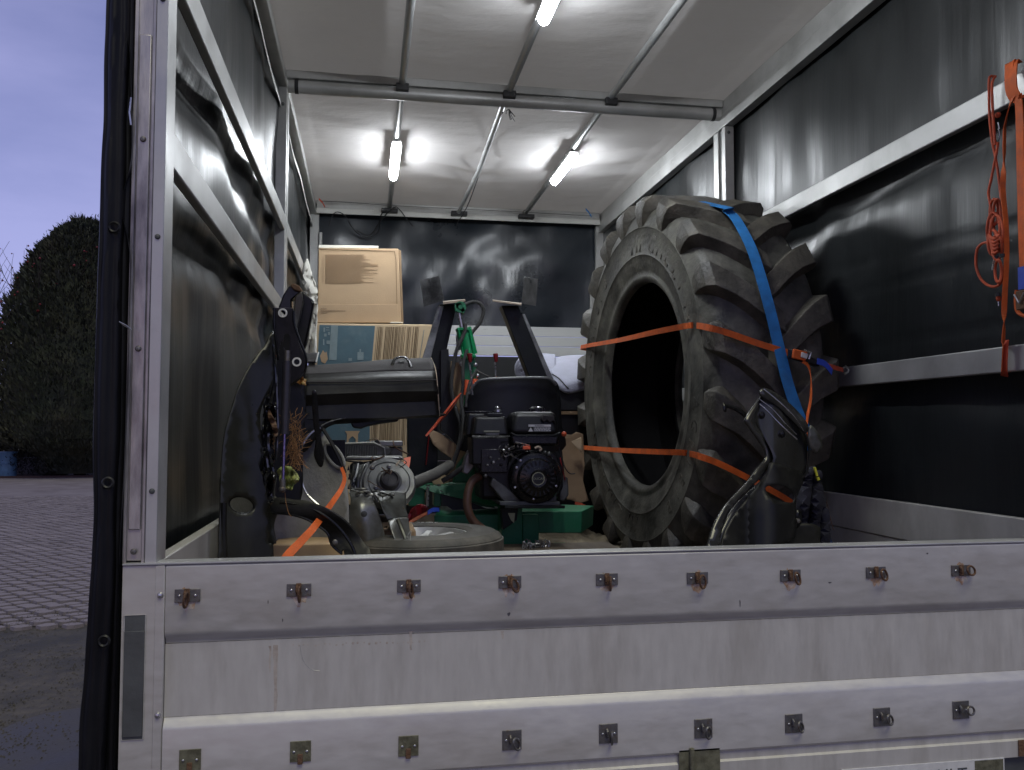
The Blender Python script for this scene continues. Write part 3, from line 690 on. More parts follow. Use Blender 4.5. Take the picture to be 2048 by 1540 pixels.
# rusty hinge and maker's plate on the lowest strip
a, b = at(1357, 1500, -.014), at(1440, 1537, -.014)
m = MB().box((a.x, -.016, b.z - .02), (b.x, -.0132, a.z)); m.tube([(a.x + .03, -.02, a.z + .004), (a.x + .03, -.02, b.z - .03)], .006, 8); gp('hinge', m, 'olive_plate', bevel=.001)
a = at(2036, 1480, -.014); gp('hinge', MB().box((a.x, -.016, a.z - .04), (a.x + .05, -.0132, a.z)), 'rust', bevel=.001)
a, b = at(1775, 1526, -.014), at(2008, 1520, -.014)
zt = .5 * (a.z + b.z); pl = gp('maker_plate', MB().box((a.x - .12, -.0155, zt - .048), (b.x, -.0132, zt)), 'label_white', bevel=.001)
m = MB(); c = at(1932, 1530, -.0158); text_mb(m, 'RENAULT', .044, (c.x - .195, -.0158, c.z - .036), (1, 0, 0), (0, 0, 1), .0005, spacing=1.05)
gp('maker_lettering', m, 'panel_recess')
m = MB().box((at(1950, 1540, -.016).x, -.0162, zt - .045), (b.x - .004, -.0156, zt - .003)); gp('plate_sticker', m, 'olive_plate')
rnd = random.Random(61)
for x0, y0, y1, w_ in ((551, 1290, 1425, 5), (540, 1292, 1345, 2.5), (822, 1262, 1300, 4), (1005, 1262, 1278, 3)):
    m = MB(); L_ = []; R_l = []
    for k_ in range(9):
        t = k_ / 8; yy = y0 + (y1 - y0) * t; ww = w_ * (1 - .5 * t) * rnd.uniform(.5, 1.2); c = at(x0 + rnd.uniform(-1, 1), yy, -.0033); L_.append(Vector((c.x - pxm(ww, 0), -.0033, c.z))); R_l.append(Vector((c.x + pxm(ww, 0), -.0033, c.z)))
    m.add(L_ + R_l[::-1], [tuple(range(18))]); gp('stain', m, 'gate_stain')
for x in range(585, 850, 11):
    c = at(x + rnd.uniform(-3, 3), 1291 - (x - 585) * .03 + rnd.uniform(-2, 2), -.0033); r = pxm(rnd.uniform(1.2, 3), 0)
    gp('stain', MB().lathe([(0, 0), (r, .0001)], c, (0, 1, 0), 7, caps=False), 'gate_stain')
for P in ([(600, 1290), (606, 1320), (622, 1338), (640, 1342)],):
    gp('scratch', MB().tube([at(a_, b_, -.0032) for a_, b_ in cr(P, 6)], .0004, 4), 'aluminium')
# small scuffs and scratches: thin recess-coloured smears
for px, py, w_, h_ in ((1018, 1228, 9, 10), (1480, 1205, 3, 20), (565, 1240, 3, 8), (1855, 1107, 8, 4), (536, 1205, 2, 14), (1660, 1165, 10, 6), (962, 1182, 22, 3)):
    c = at(px, py, -.0145); s_ = pxm(1, 0); rnd = random.Random(px); n = 7
    m = MB(); m.add([(c.x + math.cos(k_ * .9) * w_ * s_ * .5 * rnd.uniform(.3, 1.1), -.0144, c.z + math.sin(k_ * .9) * h_ * s_ * .5 * rnd.uniform(.3, 1.1)) for k_ in range(n)], [tuple(range(n))])
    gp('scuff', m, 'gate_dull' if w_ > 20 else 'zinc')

# ---------------------------------------------------------------- LED tube lamps
LG = 'LED tube lamps strapped to the roof tubes'
def lamp_span(px, y0, y1): return atz(px, y0, 2.56).y, atz(px, y1, 2.56).y
for lab, x, ya, yb in (('glowing tube lamp on the left roof tube near the front wall', .612, *lamp_span(790, 296, 360)),
                       ('glowing tube lamp on the right roof tube near the front wall', 1.80, *lamp_span(1132, 316, 370)),
                       ('brightest tube lamp on the middle roof tube close to the open back', 1.205, 1.06, atz(1093, 50, 2.56).y)):
    t = thing('tube_lamp', lab, 'lamp', (x, ya, 2.56), LG)
    m = MB(); n = 8; pr = []
    r = .027
    pts = [Vector((x, ya + .0, 2.572))] + [Vector((x, ya + r * (1 - math.cos(a_)), 2.572)) for a_ in (.5, 1, 1.57)] + [Vector((x, yb - r * (1 - math.cos(a_)), 2.572)) for a_ in (1.57, 1, .5)] + [Vector((x, yb, 2.572))]
    m.tube(pts, [.006, r * .5, r * .85, r, r, r * .85, r * .5, .006], 14); obj('diffuser', m, 'lamp_glow', t)
    hs = MB().prism([(x - .033, ya - .006, 2.582), (x - .030, ya - .006, 2.582), (x - .026, ya - .006, 2.601), (x + .026, ya - .006, 2.601), (x + .030, ya - .006, 2.582), (x + .033, ya - .006, 2.582), (x + .030, ya - .006, 2.606), (x - .030, ya - .006, 2.606)], (0, yb - ya + .012, 0)); obj('housing', hs, 'lamp_body', t)  # unseen lips, shaped to hold lamp light off the roof sheet
    obj('mounting_clip', MB().box((x - .012, ya + .1, 2.6065), (x + .012, ya + .13, 2.618)), 'lamp_body', t)
    obj('mounting_clip', MB().box((x - .012, yb - .13, 2.6065), (x + .012, yb - .1, 2.618)), 'lamp_body', t)
# wires
def wire(name, pts, r, mat, label, cat='cable', k=8):
    m = MB().tube(path(pts, k), r, 6); o = obj(name, m, mat); tag(o, label, cat); return o
wire('cable', [(658, 452, 5.30), (664, 432, 5.28), (675, 424, 5.27), (690, 432, 5.28), (710, 462, 5.38), (735, 474, 5.40), (757, 462, 5.38), (762, 430, 5.28), (775, 420, 5.2)], .0045, 'cable', 'black cable looping from the front beam at the left end')
wire('cable', [(712, 460, 5.36), (740, 470, 5.38), (762, 440, 5.3), (788, 415, 5.2), (800, 420, 5.24), (812, 436, 5.28), (826, 452, 5.33)], .0045, 'cable', 'black cable sagging beside the left roof clamp')
wire('cable', [(912, 455, 5.34), (916, 444, 5.3), (925, 430, 5.2), (940, 400, 4.95), (965, 330, 4.1), (985, 280, 3.6), (1005, 225, 2.95)], .004, 'cable', 'thin dark cable wound along the middle roof tube')
wire('string', [(640, 402, 5.2), (700, 405, 5.28), (800, 412, 5.28), (920, 418, 5.28), (1040, 424, 5.28), (1185, 432, 5.25)], .0022, 'cable', 'thin string stretched along the front roof beam', 'string')
m = MB(); rnd = random.Random(2); base_p = at(1018, 218, 2.86)
for k_ in range(7):
    a_ = Vector((rnd.uniform(-.03, .03), rnd.uniform(-.02, .02), rnd.uniform(-.06, .0))); m.tube([base_p, base_p + a_ * .6, base_p + a_ + Vector((.01, 0, -.01))], .0022, 5)
tag(obj('cable_tie_tuft', m, 'cable'), 'tuft of dark cable ties where the middle roof tube meets the cross beam', 'cable ties')
for px, py, mt, lb in ((645, 405, 'strap_orange_dark', 'faded red ribbon tied at the front left roof corner'), (1178, 425, 'strap_blue', 'faded blue ribbon tied at the front right roof corner')):
    c = at(px, py, 5.2); m = MB().ribbon([c + Vector((-.03, 0, .03)), c, c + Vector((.02, -.01, -.04))], (.0, .0, .018), .002); tag(obj('ribbon', m, mt), lb, 'ribbon')

# ================================================================ CARGO
# ---------------------------------------------------------------- tractor tyre
TC = Vector((2.062, 2.29, .962)); TYAW = R(3.6)
TAX = Vector((math.cos(TYAW), math.sin(TYAW), 0))
def _ray(px, py): return (_F * FPX + _R * (px - 1024) - _U * (py - 770)).normalized()
def side_hit(px, py, xo=-.290):
    d = _ray(px, py); p0 = TC + TAX * xo; return CAM + d * ((p0 - CAM).dot(TAX) / d.dot(TAX))
def tread_hit(px, py, r=.985):
    d = _ray(px, py); o = CAM - TC; dp = d - TAX * d.dot(TAX); op = o - TAX * o.dot(TAX)
    a, b, c = dp.dot(dp), 2 * dp.dot(op), op.dot(op) - r * r; q_ = max(0, b * b - 4 * a * c); return CAM + d * ((-b - math.sqrt(q_)) / (2 * a))
tyre = thing('tractor_tyre', 'huge black tractor tyre with chevron lugs standing upright against the right wall', 'tyre', (TC.x, TC.y, 0))
tyre.rotation_euler.z = TYAW
prof = [(.520, -.205), (.524, -.232), (.540, -.244), (.556, -.246), (.566, -.240), (.585, -.246), (.63, -.262), (.655, -.267), (.660, -.271), (.666, -.268),
        (.72, -.275), (.79, -.273), (.796, -.277), (.803, -.272), (.845, -.262), (.875, -.246), (.894, -.222), (.903, -.16), (.908, 0)]
prof = prof + [(r, -x) for r, x in prof[-2::-1]] + [(r, x) for r, x in ((.545, .19), (.64, .235), (.76, .245), (.85, .215), (.878, .12), (.882, 0), (.878, -.12), (.85, -.215), (.76, -.245), (.64, -.235), (.545, -.19))]
m = MB().lathe(prof, TC, (1, 0, 0), 120, closed=True); obj('carcass', m, 'rubber_big', tyre, smooth=50)
m = MB().lathe([(r - .0025 if abs(h) < .245 else r, h * .985) for r, h in ((.535, -.195), (.545, -.19), (.64, -.232), (.76, -.242), (.845, -.213), (.874, -.12), (.878, 0), (.874, .12), (.845, .213), (.76, .242), (.64, .232), (.545, .19), (.535, .195))], TC, (1, 0, 0), 90, caps=False); obj('shade_lining', m, 'inner_shade', tyre, smooth=50)  # near-black lining paints in the shade inside the tyre
# bars: build one per side, then share its mesh round the tyre
def lug_mesh(side, name):
    S = [(-.262, .775, -.268, .775, .022, 0), (-.262, .82, -.284, .828, .036, .005), (-.25, .868, -.292, .884, .050, .012), (-.236, .885, -.285, .925, .055, .02),
         (-.218, .890, -.256, .953, .054, .035), (-.17, .895, -.185, .954, .050, .075), (-.12, .898, -.125, .959, .047, .125), (-.06, .90, -.06, .961, .046, .185), (-.01, .90, -.01, .962, .046, .235), (.035, .90, .028, .960, .040, .27)]
    vs = []
    for xb, rb, xt, rt, hw, th in S:
        for (x, r, s_) in ((xb, rb, -1.28), (xt, rt, -.92), (xt, rt, .92), (xb, rb, 1.28)):
            a = th + 1.22 * hw * s_ / .93
            vs.append(Vector((x * (1 if side == 0 else -1), -r * math.cos(a), -r * math.sin(a))) + TC)
    n = len(S); fs = [(0, 1, 2, 3), tuple(range((n - 1) * 4, n * 4))[::-1]]
    for i in range(n - 1):
        for j in range(4): fs.append((i * 4 + j, i * 4 + 4 + j, i * 4 + 4 + (j + 1) % 4, i * 4 + (j + 1) % 4))
    m = MB(); m.add(vs, fs); o = obj(name, m, 'rubber_lug', tyre, bevel=.018, seg=3, smooth=60); return o
NL = 20
for side in (0, 1):
    L0 = lug_mesh(side, 'lug'); pz = TC - ORG[tyre.name]
    for k_ in range(NL):
        a = 2 * math.pi * (k_ + (.5 if side else 0) + .42) / NL
        o_ = L0 if k_ == 0 else L0.copy()
        if k_: COL.objects.link(o_); o_.parent = tyre
        Mx = Matrix.Translation(pz) @ Matrix.Rotation(a, 4, 'X') @ Matrix.Translation(-pz)
        o_.matrix_local = Mx
# raised sidewall lettering following the rim
def arc_text(s, r, mid_deg, size, step_deg, x, shear=.0):
    n = len(s)
    for i, ch in enumerate(s):
        m = MB(); a = R(mid_deg + (i - (n - 1) / 2) * step_deg)          # measured from the top, clockwise seen from the left wall
        rad_ = Vector((0, -math.sin(a), math.cos(a))); tan = Vector((0, -math.cos(a), -math.sin(a)))
        c = TC + rad_ * r; text_mb(m, ch, size, (x, c.y - tan.y * size * .32, c.z - tan.z * size * .32), tan, rad_, .0020, shear)
        obj('letter', m, 'rubber_lug', tyre)
arc_text('MICHELIN', .675, 32, .125, 9.2, TC.x - .2725, .35)
arc_text('AGRIBIB', .70, -58, .085, 7.5, TC.x - .2735, 0)
arc_text('AGRIBIB', .70, 122, .085, 7.5, TC.x - .2735, 0)
arc_text('MICHELIN', .675, 212, .125, 9.2, TC.x - .2725, .35)
for r_, h0, h1 in ((.668, -.4, 1.5), (.772, -.3, 1.45)): pass
# the webbing that ties the tyre down
sg = 'webbing tying down the tractor tyre'
XT = TC.x - .30
def onx(px, py, x): return atx(px, py, x)
def rib(name, pts, wv, mat, label, cat='strap', thick=.0025, parent=None, group=sg):
    m = MB(); m.ribbon(pts, wv, thick); o = obj(name, m, mat, parent)
    if parent is None: tag(o, label, cat, group)
    return o
def smooth3(P, k=5): return [Vector(q) for q in cr([tuple(p) for p in P], k)]
def webbing(name, P, wd, mat, label, k=6, up=Vector((0, 0, 1)), **kw):
    """strap through P; wd = width in metres, lying across `up`-ish"""
    Q = smooth3(P, k); ws = []
    for i, p in enumerate(Q):
        t = (Q[min(i + 1, len(Q) - 1)] - Q[max(i - 1, 0)]).normalized(); v = up(i / (len(Q) - 1)) if callable(up) else up
        v = (v - t * v.dot(t)).normalized(); ws.append(v * (wd(i / (len(Q) - 1)) if callable(wd) else wd))
    return rib(name, Q, ws, mat, label, **kw)
# upper orange: far edge of the side wall -> across the opening -> over the shoulder -> tread -> ratchet on the rail
P = [side_hit(1190, 700, .1), side_hit(1163, 696, -.16), side_hit(1172, 692, -.285), side_hit(1240, 680), side_hit(1310, 664), side_hit(1372, 652, -.294), side_hit(1392, 651, -.27), tread_hit(1415, 655, .975), tread_hit(1450, 664), tread_hit(1520, 688), tread_hit(1585, 708)]
webbing('orange_strap', P, .026, 'strap_orange', 'upper orange webbing strap stretched across the tyre opening to the ratchet', up=lambda u: Vector((.35 * math.sin(u * 9) if u < .5 else 0, .55 * math.sin(u * 8) if u < .5 else 0, 1)))
P = [side_hit(1180, 897, .1), side_hit(1156, 896, -.16), side_hit(1164, 895, -.285), side_hit(1230, 900), side_hit(1300, 903), side_hit(1360, 905, -.294), side_hit(1378, 907, -.27), tread_hit(1400, 913, .975), tread_hit(1440, 928), tread_hit(1500, 958), tread_hit(1545, 982), tread_hit(1580, 1003), tread_hit(1600, 1020)]
webbing('orange_strap', P, .026, 'strap_orange', 'lower orange webbing strap across the tyre opening passing behind the black wing', up=lambda u: Vector((.35 * math.sin(u * 9) if u < .5 else 0, .6 * math.sin(u * 7 + .5) if u < .5 else 0, 1)))
# ratchet with blue end and hook
rt = thing('ratchet', 'black ratchet buckle with blue and orange webbing hooked to the right wall rail', 'ratchet', at(1610, 716, 1.26), sg)
a = at(1583, 706, 1.25); b = at(1640, 726, 1.25)
d = (b - a)
m = MB().prism([a + Vector((0, 0, -.018)), b + Vector((0, 0, -.016)), b + Vector((0, 0, .012)), a + Vector((0, 0, .020))], (0, .035, 0)); obj('body', m, 'black_plastic', rt, bevel=.006)
m = MB().prism([at(1588, 697, 1.24), at(1616, 704, 1.24), at(1612, 722, 1.24), at(1585, 716, 1.24)], (0, .012, 0)); obj('webbing_roll', m, 'strap_orange', rt, bevel=.004)
m = MB().prism([at(1604, 704, 1.235), at(1617, 708, 1.235), at(1614, 718, 1.235), at(1602, 714, 1.235)], (0, .006, 0)); obj('tag', m, 'label_white', rt, bevel=.002)
m = MB().tube([at(1608, 700, 1.23), at(1622, 705, 1.225), at(1618, 718, 1.23)], .004, 6); obj('handle', m, 'bare_steel', rt)
m = MB(); m.ribbon(smooth3([at(1634, 722, 1.25), at(1650, 728, 1.25), at(1664, 744, 1.25)], 4), Vector((.004, 0, .024)), .004); obj('blue_end', m, 'tag_blue', rt)
m = MB(); m.ribbon(smooth3([at(1648, 728, 1.27), at(1672, 736, 1.28), at(1686, 740, 1.32)], 4), Vector((0, 0, .018)), .003); obj('webbing_end', m, 'strap_orange_dark', rt)
m = MB().tube(smooth3([at(1684, 738, 1.32), at(1692, 733, 1.34), at(1697, 742, 1.36), at(1690, 748, 1.34)], 4), .004, 6); obj('hook', m, 'bare_steel', rt)
webbing('orange_strap', [at(1606, 722, 1.25), at(1618, 735, 1.24), at(1622, 765, 1.22), at(1621, 800, 1.20), at(1614, 840, 1.16), at(1616, 875, 1.13)], .020, 'strap_orange', 'loose orange strap end hanging from the ratchet behind the black wing', up=lambda u: Vector((1 - .9 * math.sin(u * 2.2), .9 * math.sin(u * 3), 0)))
# blue strap over the crown of the tyre
_b = tread_hit(1447, 414, .988)
P = [Vector((_b.x - .045, TC.y + .45, TC.z + .872)), Vector((_b.x - .03, TC.y + .22, TC.z + .958)), Vector((_b.x - .012, TC.y + .02, TC.z + .988)), _b, tread_hit(1456, 422), tread_hit(1473, 440), tread_hit(1500, 490), tread_hit(1520, 548), tread_hit(1540, 620), tread_hit(1557, 690), tread_hit(1574, 760, 1.0), tread_hit(1592, 815, 1.02), tread_hit(1610, 860, 1.05), tread_hit(1618, 900, 1.06)]
webbing('blue_strap', P, .048, 'strap_blue', 'wide blue webbing strap running over the top of the tractor tyre', up=Vector((1, .0, .12)), group=None)

# ---------------------------------------------------------------- right: cut black car wing leaning in front of the tyre
def lerp(a, b, t): return a + (b - a) * t
wing = thing('car_wing', 'cut glossy black car wing leaning against the front of the tractor tyre', 'car part', at(1530, 1330, .85))
def Yw(px, py): return .78 + .0008 * (px - 1500) - .00045 * (py - 950)
obj_w = lambda n, o, Y, mt, **k: sheet(n, o, Y, mt, wing, **k)
obj_w('arch_lip', [(1515, 800), (1524, 790), (1508, 842), (1525, 872), (1541, 902), (1541, 925), (1520, 955), (1497, 978), (1466, 1010), (1447, 1045), (1436, 1090), (1425, 1150), (1400, 1330), (1382, 1330), (1402, 1150), (1415, 1090), (1428, 1048), (1452, 1008), (1490, 968), (1512, 938), (1532, 912), (1520, 885), (1495, 850), (1490, 836)],
      lambda x, y: Yw(x, y) - .02, 'black_satin', step=10, thick=.010, k=3)
obj_w('inner_panel', [(1521, 786), (1545, 795), (1600, 838), (1613, 872), (1612, 930), (1606, 965), (1590, 1000), (1590, 1060), (1583, 1080), (1530, 1098), (1465, 1130), (1420, 1330), (1400, 1330), (1430, 1105), (1446, 1050), (1470, 1010), (1520, 962), (1545, 925), (1541, 900), (1525, 872), (1508, 840)],
      lambda x, y: Yw(x, y) - .085 * math.sin(max(0, min(1, (x - 1495) / 120)) * 3.0) + .035, 'black_satin', step=9, thick=.004,
      holes=[[(1532, 974), (1560, 970), (1584, 984), (1586, 1004), (1560, 1002), (1538, 992)]])
obj_w('lower_web', [(1541, 925), (1575, 935), (1606, 950), (1592, 1000), (1592, 1045), (1583, 1080), (1530, 1098), (1468, 1130), (1425, 1330), (1405, 1330), (1440, 1100), (1462, 1040), (1500, 990), (1530, 955)], lambda x, y: Yw(x, y) - .085 * math.sin(max(0, min(1, (x - 1495) / 120)) * 3.0) + .028, 'black_dusty', step=9, thick=.004,
      holes=[[(1532, 974), (1560, 970), (1584, 984), (1586, 1004), (1560, 1002), (1538, 992)]])
obj_w('flange', [(1521, 779), (1532, 777), (1560, 792), (1592, 820), (1615, 850), (1610, 866), (1586, 843), (1553, 812), (1522, 792)], lambda x, y: Yw(x, y) - .055, 'black_satin', step=8, thick=.006)
def bead(P, r, mt, n='crease_and_shine_bead'): return obj(n, MB().tube(path(P, 5), r, 8), mt, wing)
bead([(1527, 778, .70), (1560, 805, .69), (1590, 835, .69), (1607, 861, .70)], .0022, 'painted_edge_shine')  # pale tubes painted in as highlights on the black creases
bead([(1517, 797, .72), (1545, 818, .71), (1570, 846, .70), (1593, 869, .71)], .0014, 'painted_edge_shine')
bead([(1519, 808, .72), (1535, 822, .71), (1560, 848, .70), (1594, 879, .71)], .0022, 'painted_edge_shine')
bead([(1612, 868, .74), (1618, 900, .75), (1615, 940, .76), (1606, 955, .77)], .0035, 'black_dusty')
for px, py in ((1523, 830), (1563, 868)):
    m = MB().lathe([(0, -.006), (.006, -.005), (.010, 0), (.014, .001)], at(px, py, .715), (0, 1, 0), 14, caps=False); obj('bolt', m, 'black_paint', wing)
obj_w('corner_lug', [(1446, 806), (1450, 807), (1478, 816), (1500, 833), (1508, 845), (1502, 848), (1478, 826), (1455, 816), (1452, 824), (1447, 820)], lambda x, y: Yw(x, y) + .005, 'black_paint', step=8, thick=.004)
obj_w('side_flap', [(1621, 850), (1636, 866), (1644, 885), (1642, 900), (1630, 908), (1620, 895), (1616, 870)], lambda x, y: .86, 'silver_dark', step=7, thick=.005)
obj_w('lower_panel', [(1465, 1090), (1520, 1070), (1580, 1050), (1636, 1052), (1640, 1100), (1650, 1330), (1450, 1330)], lambda x, y: .84, 'black_dusty', step=14, thick=.005)
obj_w('lower_lip', [(1478, 1078), (1530, 1062), (1575, 1045), (1592, 1020), (1602, 1026), (1598, 1052), (1560, 1070), (1500, 1085), (1472, 1096)], lambda x, y: .80, 'black_paint', step=8, thick=.01)
m = MB().lathe([(0, -.007), (.006, -.006), (.009, 0)], at(1596, 1042, .79), (0, 1, 0), 12, caps=False); obj('bolt', m, 'zinc', wing)
# dark blue work clothes stuffed beside it
cl = sheet('work_jacket', [(1598, 960), (1620, 938), (1636, 945), (1640, 985), (1650, 1020), (1655, 1060), (1652, 1110), (1660, 1330), (1580, 1330), (1585, 1110), (1590, 1050), (1592, 1000)],
           lambda x, y: 1.0 + .03 * math.sin(x * .25 + y * .03) + .02 * math.sin(y * .08), 'cloth_dark', step=7, thick=.03)
tag(cl, 'crumpled dark indigo work jacket hanging right of the black car wing', 'jacket')
cl = sheet('blue_bag', [(1640, 1030), (1652, 1045), (1660, 1080), (1668, 1120), (1680, 1330), (1645, 1330), (1640, 1120)],
           lambda x, y: 1.04 + .015 * math.sin(y * .1), 'cloth_blue', step=7, thick=.03)
tag(cl, 'dark blue cloth bag on the floor behind the black car wing', 'bag')
m = MB().tube([at(1629, 935, .98), at(1634, 952, .98)], .005, 8); m.tube([at(1635, 955, .98), at(1637, 960, .98)], .006, 8)
tag(obj('yellow_clip', m, 'yellow'), 'small yellow clip standing up from the indigo jacket', 'clip')
m = MB().tube(path([(1640, 975, 1.0), (1645, 990, 1.0), (1655, 1010, 1.02), (1664, 1050, 1.02), (1668, 1060, 1.02)], 4), .0014, 5)
tag(obj('wire', m, 'hose_brown'), 'thin stray wire hanging from the indigo jacket', 'wire')

# ---------------------------------------------------------------- right wall: rope, cords and straps over the upper rail
XR = W - .02
t = thing('elastic_rope', 'red elastic rope with tied coils hanging from the upper right rail', 'rope', atx(1993, 600, XR))
def pr_(P, x=XR, k=6):
    return [Vector(q) for q in cr([tuple(atx(a, b, x - (c[0] if c else 0))) for a, b, *c in P], k)]
m = MB().tube(pr_([(1991, 153, -.02), (1981, 153, .005), (1978, 165, .012), (1979, 230, .01), (1984, 280, .01), (1990, 310, .01), (1996, 345, .01), (2001, 385, .01), (2003, 400, .01)]), .0042, 8); obj('cord', m, 'rope_red', t)
m = MB().tube(pr_([(1996, 285), (1992, 310, .012), (1982, 360, .012), (1977, 385, .012), (1980, 405, .012), (1984, 430, .012)]), .0042, 8); obj('cord', m, 'rope_red', t)
m = MB().tube(pr_([(1991, 153, .0), (1984, 170, .016), (1986, 230, .016), (1990, 290, .016)]), .0042, 8); obj('cord', m, 'rope_red', t)
rnd = random.Random(9)
for i, (x0, x1, y0, y1) in enumerate(((1980, 1996, 398, 450), (1986, 2002, 398, 470), (1974, 2000, 425, 500), (1980, 2006, 430, 505), (1976, 1996, 460, 510), (1984, 2004, 470, 520), (1990, 2003, 520, 565))):
    P = []
    for k_ in range(12):
        a_ = 6.283 * k_ / 12; P.append((lerp(x0, x1, .5 + .5 * math.sin(a_)), lerp(y0, y1, .5 - .5 * math.cos(a_)), .01 + .006 * math.cos(a_ * 2 + i) + .004 * i))
    m = MB().tube(pr_(P + [P[0]], k=3)[:-1], .0044, 8, closed=True); obj('coil', m, 'rope_red', t)
m = MB().tube(pr_([(1980, 485, .02), (1965, 487, .012), (1954, 500, .01), (1952, 530, .01), (1960, 555, .01), (1975, 570, .012), (1992, 573, .015), (2003, 562, .02), (2006, 540, .02)]), .0045, 8); obj('loop', m, 'rope_red', t)
m = MB(); 
for k_ in range(5): m.tube(pr_([(1977 + k_ * 1.5, 470 + k_ * 6, .036), (1988, 478 + k_ * 7, .042), (2000 - k_, 470 + k_ * 8, .036)], k=4), .0045, 8)
obj('knot', m, 'rope_red', t)
for (a_, b_) in ((1993, 512), (2004, 508), (1995, 586)):
    c = atx(a_, b_, XR - .03); obj('end_collar', MB().tube([c, c + Vector((0, 0, -.010))], .008, 8), 'cable', t)
for pts in ([(1996, 245, .01), (1999, 258, .01)], [(1995, 262, .01), (1991, 275, .01), (1995, 284, .01), (1999, 275, .01), (1998, 262, .01), (1995, 258, .01)], [(1996, 598, .02), (1997, 612, .02)], [(1988, 515, .03), (1984, 540, .03), (1989, 528, .035)]):
    obj('wire_hook', MB().tube(pr_(pts, k=4), .0015, 6), 'bare_steel', t)
c = atx(1996, 230, XR); obj('end_knot', MB().ball(c, (.008, .010, .010)), 'rope_red', t)
c = atx(1997, 597, XR - .02); obj('end_knot', MB().ball(c, (.008, .008, .010)), 'rope_red', t)
# folded orange ratchet strap over the rail
t = thing('hanging_strap', 'wide orange ratchet strap folded over the upper right rail, with blue sleeve', 'strap', atx(2035, 620, XR))
def wb(name, P, wd, mat, up=Vector((0, 1, 0)), th=.003, k=5):
    Q = pr_(P, k=k); ws = []
    for i, p in enumerate(Q):
        tt = (Q[min(i + 1, len(Q) - 1)] - Q[max(i - 1, 0)]).normalized(); v = up(i / (len(Q) - 1)) if callable(up) else up
        v = (v - tt * v.dot(tt)).normalized(); ws.append(v * wd)
    return obj(name, MB().ribbon(Q, ws, th), mat, t)
for dx, th in ((0, .02), (7, .026)):
    wb('fold', [(2026 + dx, 128, -.03), (2020 + dx, 126, .0), (2018 + dx, 150, th), (2019 + dx, 175, th), (2024 + dx, 190, th - .004), (2032 + dx, 197, th - .01), (2040 + dx, 190, .008)], .034, 'strap_orange')
wb('webbing', [(2036, 190, .02), (2039, 230, .018), (2041, 330, .014), (2044, 450, .012), (2047, 535, .012)], .030, 'strap_orange')
wb('webbing_tail', [(2028, 190, .022), (2018, 215, .02), (2010, 250, .014), (2009, 262, .012), (2008, 320, .012), (2006, 380, .012), (2012, 450, .015), (2013, 520, .018), (2009, 600, .016), (2008, 650, .014), (2006, 690, .012), (2003, 742, .010)], .016, 'strap_orange',
   up=lambda u: Vector((.9 * math.sin(u * 8), 1 - .85 * min(1, u * 3) * (1 if u < .9 else 0), .3)))
wb('rail_loop', [(2010, 682, -.02), (2011, 690, .004), (2009, 740, .004), (2009, 752, -.02)], .022, 'strap_orange_dark')
wb('blue_sleeve', [(2046, 533, .018), (2047, 578, .018)], .036, 'tag_blue', th=.006)
m = MB().tube(pr_([(2034, 580, .012), (2032, 600, .012), (2034, 620, .012), (2044, 630, .012), (2056, 632, .012)]), .006, 8); obj('loop_end', m, 'strap_orange', t)
m = MB(); c = atx(2044, 600, XR - .02); m.box(c + Vector((-.006, -.02, -.03)), c + Vector((.006, .02, .03))); obj('ratchet_body', m, 'rust', t, bevel=.003)
m = MB().tube([c + Vector((-.01, -.02, .02)), c + Vector((-.01, 0, -.01)), c + Vector((-.01, .02, .02))], .003, 6); obj('ratchet_pawl', m, 'bare_steel', t)

# ---------------------------------------------------------------- left: cut black quarter panel with tailgate hinge and gas strut
qp = thing('car_quarter_panel', 'large cut black car quarter panel leaning on the left wall, gas strut on its edge', 'car part', at(500, 1345, .62))
def S(n, o, Y, mt, **k): return sheet(n, o, Y, mt, qp, **k)
def Yq(px, py):
    u = (px - 437) / 113
    return .60 + .14 * u + .00012 * (1100 - py) + .012 * math.sin(u * 3.1 + 1)
S('outer_skin', [(546, 662), (530, 690), (505, 722), (480, 766), (464, 812), (450, 862), (443, 920), (440, 1000), (437, 1100), (434, 1340), (532, 1340), (547, 1112), (536, 1085), (540, 1055), (536, 1026), (543, 1006), (534, 985), (525, 930), (522, 870), (520, 830), (531, 795), (548, 770), (552, 715)],
  Yq, 'panel_dusty', holes=[ell(483, 1010, 27, 17, 12, .2)], step=9, thick=.004)
S('wheelhouse', [(440, 960), (470, 940), (520, 950), (545, 985), (560, 1010), (548, 1050), (552, 1110), (540, 1340), (460, 1340), (452, 1110)], lambda x, y: .80 + .03 * math.sin(x * .05), 'panel_dusty', step=12, thick=.004, holes=[ell(483, 1010, 24, 15, 12, .2)])
S('inner_liner', [(455, 990), (520, 975), (525, 1045), (460, 1050)], lambda x, y: .95, 'grey_liner', step=14, thick=.004)
obj('lower_flange', MB().tube(path([(447, 1005, .63), (446, 1060, .63), (448, 1120, .63), (450, 1250, .63)], 5), .010, 8), 'black_dusty', qp)
obj('blue_reflector', MB().ball(at(457, 1058, .66), (.016, .01, .034), 12), 'cloth_blue', qp)
S('dark_gap_sheet', [(548, 650), (590, 640), (606, 720), (612, 800), (606, 900), (600, 1005), (545, 1010), (538, 900), (545, 780)], lambda x, y: .84 + .0003 * (x - 545), 'black_dusty', step=12, thick=.004)  # dark sheet added so the gap beside the strut looks black
